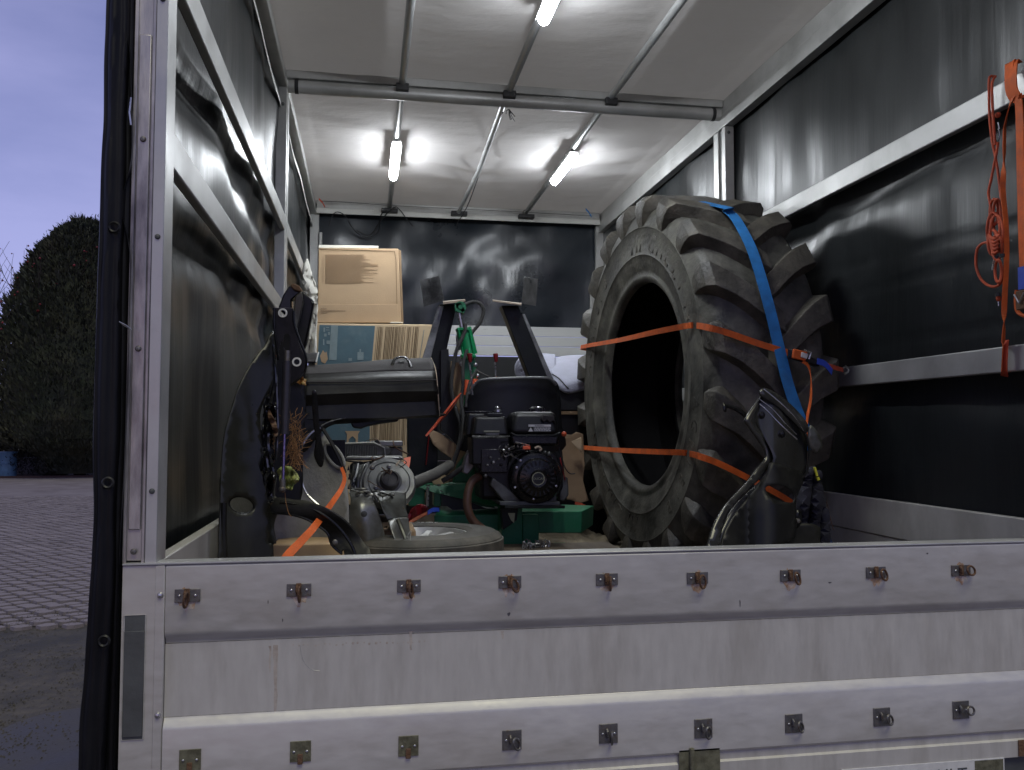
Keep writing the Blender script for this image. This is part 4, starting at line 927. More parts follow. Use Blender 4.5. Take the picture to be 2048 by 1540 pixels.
# torn folded edge with bright creases
rnd = random.Random(12)
for i, (P, r) in enumerate((([(548, 700, .66), (549, 760, .67), (541, 800, .68), (530, 830, .69), (527, 880, .69)], .006), ([(537, 792, .63), (531, 815, .64), (536, 840, .65), (527, 865, .65)], .007), ([(524, 860, .64), (529, 900, .64), (524, 930, .64), (531, 960, .65), (541, 1005, .66)], .007),
                            ([(538, 850, .62), (535, 885, .62), (540, 915, .62), (546, 950, .63)], .008), ([(546, 690, .64), (550, 740, .63), (553, 790, .63), (555, 860, .63), (552, 920, .63)], .005), ([(545, 935, .62), (548, 965, .62), (543, 1005, .63)], .006), ([(531, 905, .62), (535, 935, .62), (539, 960, .63)], .006))):
    obj('torn_edge', MB().tube(path(P, 5), [r * rnd.uniform(.7, 1.3) for _ in range((len(P) - 1) * 5 + 1)], 7), 'lacquer_black', qp, smooth=25)
S('torn_flange', [(531, 812), (546, 806), (553, 830), (550, 870), (548, 930), (549, 985), (542, 1008), (532, 975), (527, 930), (524, 880), (527, 840)], lambda x, y: .63 + .02 * math.sin(y * .13) + .018 * math.sin(x * .5 + y * .06), 'lacquer_black', step=5, thick=.004, smooth=20)
S('rusty_flake', [(538, 818), (545, 832), (552, 845), (556, 868), (548, 872), (543, 852), (536, 835)], lambda x, y: .605 + .01 * math.sin(y * .3), 'rust', step=5, thick=.003, smooth=20)
# hinge bracket
def Yh(x, y): return .56 + .0004 * (y - 620)
S('hinge_plate', [(547, 620), (549, 616), (583, 616), (587, 622), (586, 645), (592, 665), (600, 690), (609, 712), (611, 728), (607, 745), (596, 757), (583, 768), (578, 760), (575, 740), (569, 705), (564, 680), (557, 705), (560, 712), (552, 700), (550, 665), (547, 640)], Yh, 'violet_metal',
  holes=[ell(565.5, 626, 6, 6), ell(594, 724, 5, 5), [(568, 672), (575, 667), (580, 674), (578, 700), (572, 702), (566, 690)]], step=5, thick=.006, k=3, bevel=.001)
for (x, y, r1) in ((565.5, 626, 8), (593.5, 724, 8)):
    m = MB().lathe([(pxm(5.5, .55), 0), (pxm(r1 + 1, .55), 0), (pxm(r1 + .6, .55), -.003), (pxm(5.8, .55), -.003)], at(x, y, .552), (0, 1, 0), 20, closed=True, a0=0 if y > 700 else .0); obj('bolt_seat', m, 'label_white', qp)
obj('hinge_lip', MB().tube(path([(548, 616, .55), (548, 650, .55), (553, 690, .56), (556, 720, .57)], 5), .0035, 7), 'black_paint', qp)
obj('hinge_lip', MB().tube(path([(587, 622, .55), (589, 650, .55), (600, 682, .55), (612, 715, .56), (610, 742, .57), (597, 758, .57), (580, 772, .58)], 5), .0035, 7), 'black_paint', qp)
# gas strut
def cyl_(n, a, b, r, mt, nn=16): return obj(n, MB().tube([at(*a), at(*b)], r, nn), mt, qp)
cyl_('strut_cylinder', (574, 722, .53), (569, 868, .53), .0118, 'violet_metal', 20)
cyl_('strut_cap', (575, 701, .53), (574, 722, .53), .0075, 'zinc')
cyl_('strut_rod', (569, 866, .53), (566, 962, .53), .0046, 'strut_rod')
cyl_('strut_end', (566, 958, .53), (565, 976, .53), .0080, 'zinc')
obj('ball_joint', MB().ball(at(565, 978, .53), .010, 12), 'zinc', qp)
# upper channel pieces
def duct(n, P, Y0, dep, mt, **k):
    m = MB().prism([at(a, b, Y0) for a, b in P], (0, dep, 0)); return obj(n, m, mt, qp, **k)
duct('roof_channel', [(556, 616), (566, 590), (577, 572), (603, 574), (604, 585), (592, 592), (583, 600), (584, 618), (582, 640), (560, 620)], .66, .05, 'black_paint', bevel=.004)
duct('roof_channel', [(604, 582), (627, 600), (628, 608), (622, 640), (612, 690), (606, 702), (594, 680), (586, 655), (596, 630), (603, 606)], .68, .04, 'black_dusty', bevel=.004)
duct('pillar_tube', [(590, 592), (603, 582), (606, 604), (598, 640), (590, 668), (586, 640)], .64, .03, 'silver_dark', bevel=.003)
duct('cut_end', [(580, 571), (586, 566), (598, 571), (603, 577), (601, 584), (588, 580)], .645, .03, 'rust', bevel=.003)
obj('seal_edge', MB().tube(path([(623, 604, .67), (625, 612, .665), (618, 650, .665), (606, 703, .67)], 5), .003, 6), 'black_paint', qp)
obj('seal_edge', MB().tube(path([(605, 602, .66), (600, 630, .66), (592, 662, .66)], 5), .003, 6), 'zinc', qp)
# sill / inner post box across
def Ys(px): return .95 + .0009 * (px - 600)
si = thing('car_sill', 'cut black car sill with dusty plastic trim and a handle loop, lying across the load', 'car part', at(740, 860, 1.15))
def SI(n, P, yo, dep, mt, bev=.004, **k):
    pl_ = [at(a, b, Ys(a) + yo) for a, b in P]; q = [p + Vector((0, dep, 0)) for p in pl_]; n_ = len(P)
    m = MB(); m.add(pl_ + q, [list(range(n_))[::-1], list(range(n_, 2 * n_))] + [(i, (i + 1) % n_, n_ + (i + 1) % n_, n_ + i) for i in range(n_)])
    return obj(n, m, mt, si, bevel=bev, **k)
def loft(name, rows, mt, par, thick=.004, ku=6, kv=5, smooth=50, **k):
    """pressed surface through rows of (px, py, Y)"""
    R_ = [cr([tuple(at(*p)) for p in r], ku) for r in rows]; C_ = [cr(c, kv) for c in zip(*R_)]
    m = MB(); nu = len(C_); nv = len(C_[0])
    m.add([v for c in C_ for v in c], [(i * nv + j, (i + 1) * nv + j, (i + 1) * nv + j + 1, i * nv + j + 1) for i in range(nu - 1) for j in range(nv - 1)])
    return obj(name, m, mt, par, solid=thick, smooth=smooth, **k)
loft('trim_top', [[(608, 733, 1.10), (700, 727, 1.16), (780, 720, 1.22), (862, 717, 1.28)], [(606, 742, 1.02), (700, 735, 1.08), (780, 729, 1.14), (866, 725, 1.20)], [(606, 750, .96), (700, 746, 1.02), (780, 742, 1.08), (870, 742, 1.15)]], 'scuff_grey', si, .006)
loft('trim_top', [[(606, 708, 1.22), (636, 707, 1.23)], [(605, 716, 1.16), (634, 715, 1.17)], [(604, 725, 1.10), (633, 724, 1.12)]], 'scuff_grey', si, .006)
obj('trim_edge', MB().tube([at(637, 705, 1.2), at(632, 724, 1.10)], .0025, 6), 'label_white', si)
obj('trim_edge', MB().tube([at(773, 724, 1.19), at(762, 740, 1.08)], .0022, 6), 'label_white', si)
loft('outer_skin', [[(606, 750, .95), (700, 746, 1.01), (780, 743, 1.07), (871, 742, 1.14)], [(612, 768, .94), (700, 764, 1.00), (780, 761, 1.06), (874, 760, 1.13)], [(606, 790, .93), (700, 786, .98), (780, 783, 1.04), (876, 782, 1.11)], [(604, 812, .96), (700, 808, 1.01), (780, 806, 1.07), (877, 802, 1.14)], [(603, 838, .95), (690, 836, 1.0), (780, 834, 1.06), (878, 828, 1.13)], [(604, 850, .98), (690, 846, 1.03), (780, 838, 1.09), (878, 833, 1.16)]], 'black_dusty', si, .006, kv=1, smooth=12)
obj('skin_crease', MB().tube(path([(612, 764, .93), (700, 764, .985), (790, 762, 1.045), (873, 760, 1.115)], 5), .003, 6), 'scuff_grey', si)
for x in (721, 803): obj('trim_joint', MB().tube([at(x, 751, Ys(x) - .01), at(x, 762, Ys(x) - .01)], .0013, 5), 'label_white', si)
obj('raw_cut_edge', MB().tube(path([(862, 716, 1.27), (870, 735, 1.16), (874, 760, 1.12), (877, 800, 1.12), (879, 832, 1.14)], 4), .002, 6), 'raw_edge', si)
m = MB().tube([Vector(q) for q in cr([tuple(at(*p)) for p in ((783, 737, 1.12), (785, 727, 1.13), (793, 716, 1.15), (810, 715, 1.16), (818, 724, 1.15), (823, 735, 1.13))], 4)], .0055, 8, sq=.8); obj('handle_loop', m, 'black_gloss_plastic', si)
m = MB().tube([at(782, 737, 1.115), at(824, 736, 1.135)], .0055, 8); obj('handle_base', m, 'black_gloss_plastic', si)
SI('handle_socket', [(796, 722), (808, 721), (812, 732), (795, 733)], .03, .02, 'silver_dark')
SI('end_block', [(700, 836), (748, 831), (800, 833), (796, 843), (760, 848), (735, 853), (722, 858), (706, 856), (702, 848)], .0, .06, 'black_plastic', .006)
S2 = lambda n, o, Y, mt, **k: sheet(n, o, Y, mt, si, **k)
S2('lower_web', [(600, 828), (700, 830), (878, 826), (878, 834), (840, 836), (790, 836), (745, 838), (700, 842), (665, 850), (645, 862), (628, 882), (606, 905), (600, 870)], lambda x, y: .945 + .0009 * (x - 600), 'black_dusty', step=9, thick=.006)
obj('sealant_bead', MB().tube(path([(642, 852, .96), (660, 843, .98), (690, 836, 1.0), (720, 833, 1.03), (770, 832, 1.07)], 6), [.0016 + .0014 * (i % 5 == 2) + .001 * (i % 3 == 1) for i in range(25)], 6), 'label_grey', si)
loft('inner_web', [[(603, 850, 1.04), (640, 846, 1.05)], [(596, 880, 1.04), (625, 884, 1.05)], [(585, 930, 1.03), (602, 925, 1.04)], [(580, 1000, 1.02), (600, 1000, 1.03)]], 'black_dusty', si, .006)
obj('mirror_shell', MB().ball(at(620, 762, .97), (.03, .02, .02), 12), 'black_dusty', si)
# black curved pillar strip in front of the sill
ps = sheet('trim_strip', [(624, 785), (632, 783), (635, 800), (638, 840), (643, 880), (648, 905), (646, 930), (638, 932), (628, 910), (631, 880), (626, 840)], lambda x, y: .86 + .0002 * (y - 780), 'black_paint', step=6, thick=.012, bevel=.002)
tag(ps, 'narrow curved black trim strip hanging in front of the grey liner', 'trim strip')
# grey wheel arch liner with the oval opening
gl = thing('wheel_arch_liner', 'dusty grey wheel arch liner with an oval hole, left of the silver body section', 'car part', at(650, 1340, 1.0))
def Yg(x, y): return .96 + .06 * math.cos((x - 610) / 50) - .05 * math.sin((y - 860) / 130)
sheet('liner_shell', [(612, 880), (632, 862), (645, 866), (664, 892), (680, 922), (690, 952), (696, 1000), (698, 1060), (705, 1200), (700, 1330), (530, 1330), (535, 1100), (540, 1010), (565, 1015), (600, 960), (600, 915)], Yg, 'grey_liner', gl,
      holes=[ell(669, 912, 12, 27, 12, -.62)], step=9, thick=.006)
obj('liner_edge', MB().tube(path([(640, 855, .94), (622, 866, .93), (607, 886, .92), (600, 915, .92), (602, 955, .91), (612, 985, .90), (632, 1006, .89), (652, 1022, .88)], 5), .004, 7), 'bare_steel', gl)
obj('liner_edge', MB().tube(path([(646, 858, .94), (662, 884, .93), (678, 915, .92), (690, 946, .92)], 5), .006, 7), 'black_dusty', gl)
obj('hole_rim', MB().tube([at(*p, Yg(*p) - .012) for p in cr(ell(669, 912, 13, 28.5, 12, -.62), 3, True)], .005, 7, closed=True), 'grey_liner', gl)
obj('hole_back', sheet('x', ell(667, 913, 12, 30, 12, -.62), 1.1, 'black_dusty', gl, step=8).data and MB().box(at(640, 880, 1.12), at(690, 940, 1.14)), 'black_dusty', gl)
bpy.data.objects.remove(bpy.data.objects['x'])
# black arch band running down to the gate
ab = thing('car_body_offcut', 'dusty black curved wheel arch frame running down to the tailgate', 'car part', at(700, 1340, .7))
sheet('arch_band', [(543, 1002), (560, 996), (590, 1000), (612, 1002), (640, 1010), (665, 1022), (692, 1042), (715, 1068), (732, 1092), (744, 1120), (770, 1330), (700, 1330), (690, 1120), (682, 1104), (668, 1093), (658, 1078), (655, 1064), (636, 1050), (610, 1036), (575, 1028), (545, 1026)],
      lambda x, y: .72 - .00025 * (x - 540) + .015 * math.sin(y * .06), 'black_dusty', ab, step=9, thick=.010, bevel=.002)
obj('arch_crease', MB().tube(path([(560, 1004, .70), (610, 1012, .69), (655, 1035, .67), (690, 1070, .66), (712, 1115, .65), (725, 1200, .65)], 6), .005, 7), 'black_paint', ab)
obj('arch_crease', MB().tube(path([(545, 1026, .70), (580, 1029, .69), (612, 1038, .68), (640, 1054, .67), (656, 1068, .66), (664, 1090, .66), (684, 1108, .65)], 6), .004, 7), 'black_paint', ab)
obj('grommet', MB().lathe([(0, -.004), (.006, -.003), (.009, 0)], at(670, 1085, .64), (0, 1, 0), 12, caps=False), 'zinc', ab)
# cardboard sheet and orange strap at the very front
cbx = MB().box(at(545, 1090, .79), at(692, 1340, 1.10)); 
tag(obj('cardboard_box', cbx, 'cardboard', bevel=.004), 'brown cardboard box behind the black wheel arch frame at the tailgate', 'box', None)
webbing('orange_strap', [at(683, 935, .84), at(689, 955, .82), at(684, 975, .80), at(668, 1000, .76), at(650, 1025, .72), at(625, 1058, .64), at(600, 1085, .60), at(570, 1120, .55), at(550, 1180, .52)], lambda u: .009 + .020 * u, 'strap_orange', 'short orange strap pulled diagonally over the grey liner down to the tailgate',
        up=lambda u: Vector((.9 - .5 * math.sin(u * 5), .35 * math.sin(u * 4), .55 * math.cos(u * 4))), group=None)
# dry grass and leaves caught in the panel
rnd = random.Random(21); m = MB()
for i in range(150):
    a = at(rnd.gauss(590, 6), rnd.uniform(835, 930), rnd.uniform(.74, .80)); d = Vector((rnd.gauss(0, .02), rnd.gauss(0, .008), rnd.gauss(-.01, .03)))
    b = a + d + Vector((rnd.gauss(0, .006), 0, rnd.gauss(0, .006))); m.tube([a, (a + b) / 2 + Vector((rnd.gauss(0, .005), 0, .004)), b], .0008, 3)
o = obj('dry_grass', m, 'straw', smooth=0); tag(o, 'tuft of dry reddish brown grass caught beside the gas strut', 'dry grass', kind='stuff')
def leaf(px, py, Y, sx, sy, mat, label, sd):
    rnd = random.Random(sd); m = MB()
    for k_ in range(3):
        P = [(px + math.cos(a_) * sx * rnd.uniform(.4, 1.1) + k_ * 4 - 4, py + (math.sin(a_) - .2 + .25 * k_) * sy * rnd.uniform(.6, 1.05)) for a_ in [6.283 * i / 9 for i in range(9)]]
        sheet('', P, lambda x, y: Y + k_ * .006 + .012 * math.sin(x * .4 + k_) + .01 * math.sin(y * .3), mat, mb=m, step=5)
    o = obj('leaf', m, mat, solid=.0012, smooth=30); tag(o, label, 'leaf')
leaf(576, 955, .585, 18, 25, 'leaf', 'yellow green leaf stuck behind the lower end of the gas strut', 3)
leaf(603, 762, .80, 8, 9, 'leaf_orange', 'small orange autumn leaf stuck beside the hinge bracket', 5)
wire('twig', [(570, 985, .60), (572, 1005, .60), (577, 1025, .60), (583, 1034, .60)], .0011, 'straw', 'thin dry stalk hanging below the yellow green leaf', 'twig')

# ---------------------------------------------------------------- silver cut body section with strut tower
sv = thing('silver_body_section', 'cut silver car body section with round strut tower and ribbed grille', 'car part', at(760, 1300, 1.15))
def V(n, o, Y, mt, **k): return sheet(n, o, Y, mt, sv, **k)
V('tower_plate', [(700, 930), (720, 925), (803, 921), (804, 960), (805, 988), (775, 990), (735, 985), (705, 990), (700, 960)], lambda x, y: 1.42 + .0012 * (990 - y), 'silver_body', step=9, thick=.006, k=2)
def tower(px, py, Y, rr, n, mt, prof):
    c = at(px, py, Y); return obj(n, MB().lathe([(pxm(r * rr, Y), h) for r, h in prof], c, (.10, -.86, .5), 40, caps=True), mt, sv)
tower(778, 962, 1.37, 50, 'strut_tower', 'silver_body', [(1.10, -.03), (1.06, -.010), (1.0, 0), (.84, .001), (.815, -.003), (.79, .001), (.50, .003), (.46, .008), (.42, .010)])
tower(780, 960, 1.345, 42, 'bump_stop', 'rubber_car', [(.46, -.02), (.46, .010), (.42, .016), (.35, .018), (.33, .012), (.05, .012)])
for dx, dy in ((-28, -20), (6, -22), (-20, 20)): obj('bolt', MB().lathe([(0, .008), (.008, .006), (.010, 0)], at(772 + dx, 956 + dy, 1.33), (.1, -.86, .5), 10, caps=False), 'zinc', sv)
loft('tower_side', [[(706, 928, 1.44), (722, 930, 1.42), (734, 926, 1.42)], [(704, 950, 1.38), (716, 952, 1.34), (726, 940, 1.36)], [(708, 975, 1.34), (714, 980, 1.32), (728, 985, 1.34)]], 'silver_dark', sv)
obj('fold_rib', MB().tube(path([(716, 928, 1.38), (712, 950, 1.35), (706, 968, 1.33), (716, 982, 1.32)], 5), .006, 8), 'silver_body', sv)
obj('fold_rib', MB().tube(path([(737, 925, 1.38), (731, 940, 1.36), (722, 960, 1.34), (722, 980, 1.32)], 5), .005, 8), 'silver_body', sv)
m = MB().box(at(680, 921, 1.45), at(804, 911, 1.60)); obj('cross_flange', m, 'silver_body', sv, bevel=.006)
# grille with ribs behind
V('grille_plate', [(676, 890), (690, 885), (745, 886), (778, 893), (782, 905), (780, 915), (690, 917), (680, 910)], 1.66, 'silver_dark', step=9, thick=.01, k=1, curved=False)
m = MB()
for i in range(22):
    x = 684 + i * 3.3; y0 = 891 + max(0, (x - 735)) * .14; m.tube([at(x, y0, 1.64), at(x + .8, 911, 1.64)], .0022, 4)
gr = obj('grille_rib', m, 'silver_body', sv)
obj('grille_rim', MB().tube([at(*p) for p in ((676, 888, 1.64), (735, 886, 1.64), (748, 886, 1.64), (768, 896, 1.64), (770, 914, 1.64))], .005, 7), 'silver_body', sv)
m = MB().box(at(742, 893, 1.70), at(804, 881, 1.80)); obj('upper_rail', m, 'silver_body', sv, bevel=.005)
m = MB().box(at(742, 916, 1.72), at(804, 893, 1.80)); obj('upper_rail', m, 'silver_dark', sv, bevel=.005)
obj('rail_hole', MB().lathe([(0, -.002), (.009, -.001), (.012, 0)], at(754, 885, 1.69), (0, .9, .3), 14, caps=False), 'panel_recess', sv)
# torn front rail pieces
loft('front_rail', [[(698, 985, 1.20), (720, 978, 1.18), (745, 986, 1.16)], [(702, 1000, 1.14), (722, 996, 1.11), (746, 1002, 1.12)], [(700, 1018, 1.12), (720, 1015, 1.08), (752, 1015, 1.10)], [(700, 1045, 1.12), (728, 1045, 1.07), (764, 1050, 1.12)], [(704, 1080, 1.14), (735, 1085, 1.08), (772, 1085, 1.14)], [(715, 1120, 1.14), (745, 1125, 1.10), (778, 1125, 1.16)], [(720, 1300, 1.14), (750, 1300, 1.10), (780, 1300, 1.16)]], 'silver_body', sv)
obj('rail_hole', MB().lathe([(0, -.002), (.008, -.001), (.011, 0)], at(728, 1028, 1.055), (0, .95, .2), 14, caps=False), 'panel_recess', sv)
loft('rail_bracket', [[(745, 985, 1.22), (775, 982, 1.24), (811, 985, 1.30)], [(757, 1000, 1.16), (780, 1000, 1.20), (812, 1002, 1.26)], [(766, 1022, 1.14), (785, 1020, 1.17), (812, 1020, 1.24)], [(775, 1040, 1.14), (795, 1036, 1.16), (816, 1034, 1.22)]], 'silver_dark', sv, smooth=25)
loft('rail_bracket', [[(776, 1042, 1.12), (796, 1036, 1.14), (816, 1036, 1.20)], [(782, 1060, 1.08), (800, 1056, 1.12), (818, 1055, 1.17)], [(791, 1085, 1.06), (806, 1084, 1.09), (822, 1078, 1.14)], [(800, 1125, 1.05), (812, 1128, 1.08), (828, 1125, 1.12)], [(805, 1250, 1.05), (815, 1250, 1.08), (830, 1250, 1.12)]], 'silver_body', sv, smooth=25)
obj('fold_rib', MB().tube(path([(796, 1040, 1.10), (805, 1062, 1.07), (815, 1090, 1.05), (822, 1115, 1.05)], 4), .008, 8), 'silver_dark', sv)
rnd = random.Random(31)
for k_ in range(9):
    x, y = rnd.uniform(702, 770), rnd.uniform(978, 992); 
    obj('crumple', MB().tube(path([(x, y, 1.13), (x + rnd.uniform(8, 22), y + rnd.uniform(-6, 8), 1.11), (x + rnd.uniform(22, 36), y + rnd.uniform(-2, 14), 1.15)], 4), rnd.uniform(.003, .006), 6), rnd.choice(['silver_body', 'silver_dark', 'black_paint']), sv, smooth=20)
rnd = random.Random(91)
for k_ in range(16):
    x, y = rnd.uniform(688, 800), rnd.uniform(880, 1040); Y_ = rnd.uniform(1.16, 1.34)
    P = [(x, y, Y_), (x + rnd.uniform(-14, 22), y + rnd.uniform(-8, 14), Y_ - .03), (x + rnd.uniform(-10, 34), y + rnd.uniform(-10, 26), Y_ + .02)]
    obj('loose_wire' if k_ % 2 else 'crumple', MB().tube(path(P, 5), rnd.uniform(.0012, .0045), 6), rnd.choice(['cable', 'silver_dark', 'black_paint', 'silver_body', 'rust', 'raw_edge']), sv, smooth=20)
for k_ in range(10):
    x, y = rnd.uniform(694, 712), rnd.uniform(930, 985)
    obj('torn_shred', MB().tube([at(x, y, 1.2), at(x + rnd.uniform(-3, 3), y + rnd.uniform(-14, -6), 1.2)], [.004, .001], 5), 'black_paint', sv, smooth=0)
wire('string', [(816, 1070, 1.03), (822, 1062, 1.03), (820, 1085, 1.03), (822, 1100, 1.03), (818, 1115, 1.03)], .0010, 'label_white', 'thin white string hanging on the torn silver bracket', 'string')
webbing('orange_strap', [at(800, 962, 1.75), at(806, 948, 1.8), at(812, 935, 1.86), at(815, 915, 1.95)], .03, 'orange_plastic', 'short orange strap end behind the grey pipe', up=Vector((1, 0, .3)), group=None)
# floor debris under it
m = MB(); rnd = random.Random(77)
for i in range(60):
    c = at(rnd.uniform(765, 815), rnd.uniform(1055, 1115), rnd.uniform(1.18, 1.3)); r = rnd.uniform(.004, .013)
    m.add([c + Vector((rnd.uniform(-1, 1), rnd.uniform(-1, 1), rnd.uniform(-1, 1))).normalized() * r * rnd.uniform(.6, 1.4) for _ in range(4)], [(0, 1, 2), (0, 2, 3), (0, 3, 1), (1, 3, 2)])
o = obj('debris', m, 'mat_brown', smooth=0); tag(o, 'brown dirt and crumbs between the silver body pieces', 'debris', kind='stuff')
bl = MB().box(at(752, 1062, 1.22), at(822, 1340, 1.5)); tag(obj('wooden_block', bl, 'cardboard_dark', bevel=.006), 'dark wooden block under the silver body section', 'block')

# ---------------------------------------------------------------- spare wheel lying flat
wc = Vector((atz(868, 1070, .345).x - .03, 1.30, .345)); wc = Vector((at(838, 1070, 1.30).x, 1.30, .347))
sw = thing('spare_wheel', 'old car wheel with silver alloy rim lying flat behind the tailgate', 'wheel', (wc.x, wc.y, wc.z - .20))
RO = at(1002, 1090, 1.30).x - wc.x
ty = [(RO * .575, 0), (RO * .59, .004), (RO * .62, .006), (RO * .64, .010), (RO * .66, .007), (RO * .80, .007), (RO * .90, .003), (RO * .915, .0045), (RO * .93, .001), (RO * .975, -.006), (RO, -.016), (RO, -.15), (RO * .965, -.185), (RO * .86, -.2), (RO * .60, -.19), (RO * .575, -.18)]
obj('tyre', MB().lathe(ty, wc, (0, 0, 1), 72, closed=True), 'rubber_car', sw)
obj('rim', MB().lathe([(RO * .585, -.002), (RO * .565, -.003), (RO * .55, -.014), (RO * .52, -.040), (RO * .46, -.050), (RO * .3, -.05), (RO * .16, -.035), (RO * .14, -.02), (0.0, -.018)], wc, (0, 0, 1), 48, caps=False), 'alloy', sw)
m = MB()
for k_ in range(10):
    a = 6.283 * k_ / 10; d = Vector((math.cos(a), math.sin(a), 0)); s_ = Vector((-d.y, d.x, 0))
    m.prism([wc + d * RO * .12 - s_ * .02 + Vector((0, 0, -.028)), wc + d * RO * .53 - s_ * .012 + Vector((0, 0, -.014)), wc + d * RO * .53 + s_ * .012 + Vector((0, 0, -.014)), wc + d * RO * .12 + s_ * .02 + Vector((0, 0, -.028))], (0, 0, -.025))
obj('spoke', m, 'alloy', sw, bevel=.003)
tb = MB(); a_ = 0
for k_ in range(120):
    a = 6.283 * k_ / 120; d = Vector((math.cos(a), math.sin(a), 0)); s_ = Vector((-d.y, d.x, 0)) * .0085
    p = wc + d * (RO + .000); tb.hexa([p - s_ + Vector((0, 0, -.016)) - d * .006, p + s_ + Vector((0, 0, -.016)) - d * .006, p + s_ * 1 + Vector((0, 0, -.150)) - d * .004, p - s_ * 1 + Vector((0, 0, -.150)) - d * .004],
        [p - s_ + Vector((0, 0, -.022)) + d * .006, p + s_ + Vector((0, 0, -.022)) + d * .006, p + s_ + Vector((.004, 0, -.146)) + d * .006, p - s_ + Vector((.004, 0, -.146)) + d * .006])
obj('tread_block', tb, 'rubber_car', sw, smooth=0)
for i, ch in enumerate('SP SPORT'):
    m = MB()
    a = R(-88 + 5.2 * (7 - i) - 18 + 178 * 0) ; a = R(98 - i * 3.8)
    d = Vector((math.cos(a), math.sin(a), 0)); tn = Vector((math.sin(a), -math.cos(a), 0)); p = wc + d * RO * .79 + Vector((0, 0, .0072))
    if ch != ' ': text_mb(m, ch, .026, p - tn * .008, tn, d, .0006); obj('letter', m, 'label_white', sw)
cr8 = MB().box((wc.x - .22, 1.08, .0), (wc.x + .2, 1.52, wc.z - .205)); tag(obj('crate', cr8, 'cardboard_dark', bevel=.004), 'dark crate carrying the flat car wheel', 'crate')

# ---------------------------------------------------------------- green hydraulic machine with engine
mc = thing('hydraulic_machine', 'green framed hydraulic digger attachment with black petrol engine and black seat', 'machine', at(1040, 1105, 2.6))
def G(n, mb, mt, **k): return obj(n, mb, mt, mc, **k)
def B(x0, y0, x1, y1, Y, dep, mb=None):
    a, b = at(x0, y0, Y), at(x1, y1, Y); mb = mb or MB(); mb.box((a.x, Y, min(a.z, b.z)), (b.x, Y + dep, max(a.z, b.z))); return mb
def PR(P, Y, dep, mb=None): return (mb or MB()).prism([at(a, b, Y) for a, b in P], (0, dep, 0))
def T(P, r, n=8, k=5, mb=None, **q): return (mb or MB()).tube(path(P, k), r, n, **q)
# frame
G('frame_beam', MB().hexa([at(1040, 1023, 2.30), at(1163, 1023, 2.30), at(1163, 1066, 2.30), at(1040, 1066, 2.30)], [at(1046, 1006, 2.50), at(1188, 1011, 2.50), at(1186, 1050, 2.50), at(1046, 1060, 2.50)]), 'green_paint', bevel=.004)
G('frame_beam', MB().hexa([at(868, 1032, 2.30), at(1010, 1028, 2.30), at(1010, 1062, 2.30), at(868, 1062, 2.30)], [at(880, 1012, 2.50), at(1010, 1012, 2.50), at(1010, 1050, 2.50), at(880, 1050, 2.50)]), 'green_paint', bevel=.004)
G('frame_leg', B(1003, 1008, 1045, 1110, 2.20, .12), 'green_paint', bevel=.004)
G('frame_leg', B(1045, 1030, 1078, 1100, 2.25, .10), 'green_paint', bevel=.004)
G('foot_bar', T([(1003, 1100, 2.2), (1060, 1100, 2.2), (1136, 1094, 2.2)], .012, 10), 'green_paint')
G('foot_bar', B(1112, 1088, 1136, 1100, 2.19, .05), 'green_bright', bevel=.003)
G('side_web', PR([(878, 970), (960, 966), (985, 1000), (990, 1016), (940, 1010), (900, 992), (878, 978)], 2.42, .02), 'green_paint', bevel=.002)
G('slewing_plate', MB().hexa([at(828, 972, 2.4), at(985, 968, 2.4), at(1005, 1016, 2.3), at(868, 985, 2.4)], [at(830, 967, 2.6), at(985, 962, 2.6), at(1005, 1008, 2.5), at(870, 978, 2.6)]), 'green_paint', bevel=.002)
G('frame_column', B(818, 972, 850, 1012, 2.42, .12), 'green_paint', bevel=.003)
G('frame_column', B(868, 978, 882, 1012, 2.42, .10), 'green_paint', bevel=.003)
G('pin', T([(856, 974, 2.38), (855, 1012, 2.38)], .007, 10), 'bare_steel')
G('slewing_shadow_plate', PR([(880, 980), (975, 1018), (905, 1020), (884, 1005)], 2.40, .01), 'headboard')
for x in (856, 878): G('bolt', MB().lathe([(0, .01), (.009, .008), (.011, 0)], at(x, 972, 2.38), (0, 0, 1), 8, caps=False), 'zinc')
G('green_cover', PR([(905, 966), (915, 930), (935, 905), (958, 915), (955, 966)], 2.46, .06), 'green_paint', bevel=.008)
G('elbow_pipe', T([(966, 950, 2.30), (968, 975, 2.30), (982, 995, 2.30), (1000, 1003, 2.30)], .022, 12), 'green_paint')
# A-frame arms with top plates
def arm(n, P0, P1, w0, w1, Y0, Y1, dep, mt):
    (x0, y0), (x1, y1) = P0, P1
    m = MB().hexa([at(x0 - w0, y0, Y0), at(x0 + w0, y0, Y0), at(x1 + w1, y1, Y1), at(x1 - w1, y1, Y1)], [at(x0 - w0, y0, Y0) + Vector((0, dep, 0)), at(x0 + w0, y0, Y0) + Vector((0, dep, 0)), at(x1 + w1, y1, Y1) + Vector((0, dep, 0)), at(x1 - w1, y1, Y1) + Vector((0, dep, 0))])
    return G(n, m, mt, bevel=.003)
arm('arm', (897, 608), (866, 740), 17, 18, 2.62, 2.62, .09, 'arm_black'); arm('arm_face', (882, 612), (848, 735), 6, 9, 2.60, 2.60, .015, 'arm_grey')
arm('arm', (845, 830), (846, 985), 30, 30, 2.62, 2.62, .10, 'arm_black'); arm('arm', (868, 735), (850, 835), 20, 28, 2.625, 2.625, .09, 'arm_black')
arm('arm', (1020, 611), (1082, 765), 17, 19, 2.62, 2.62, .09, 'arm_black'); arm('arm_face', (1047, 628), (1104, 765), 3, 6, 2.615, 2.615, .02, 'arm_grey')
arm('arm', (1090, 765), (1110, 1000), 22, 24, 2.66, 2.66, .08, 'arm_black')
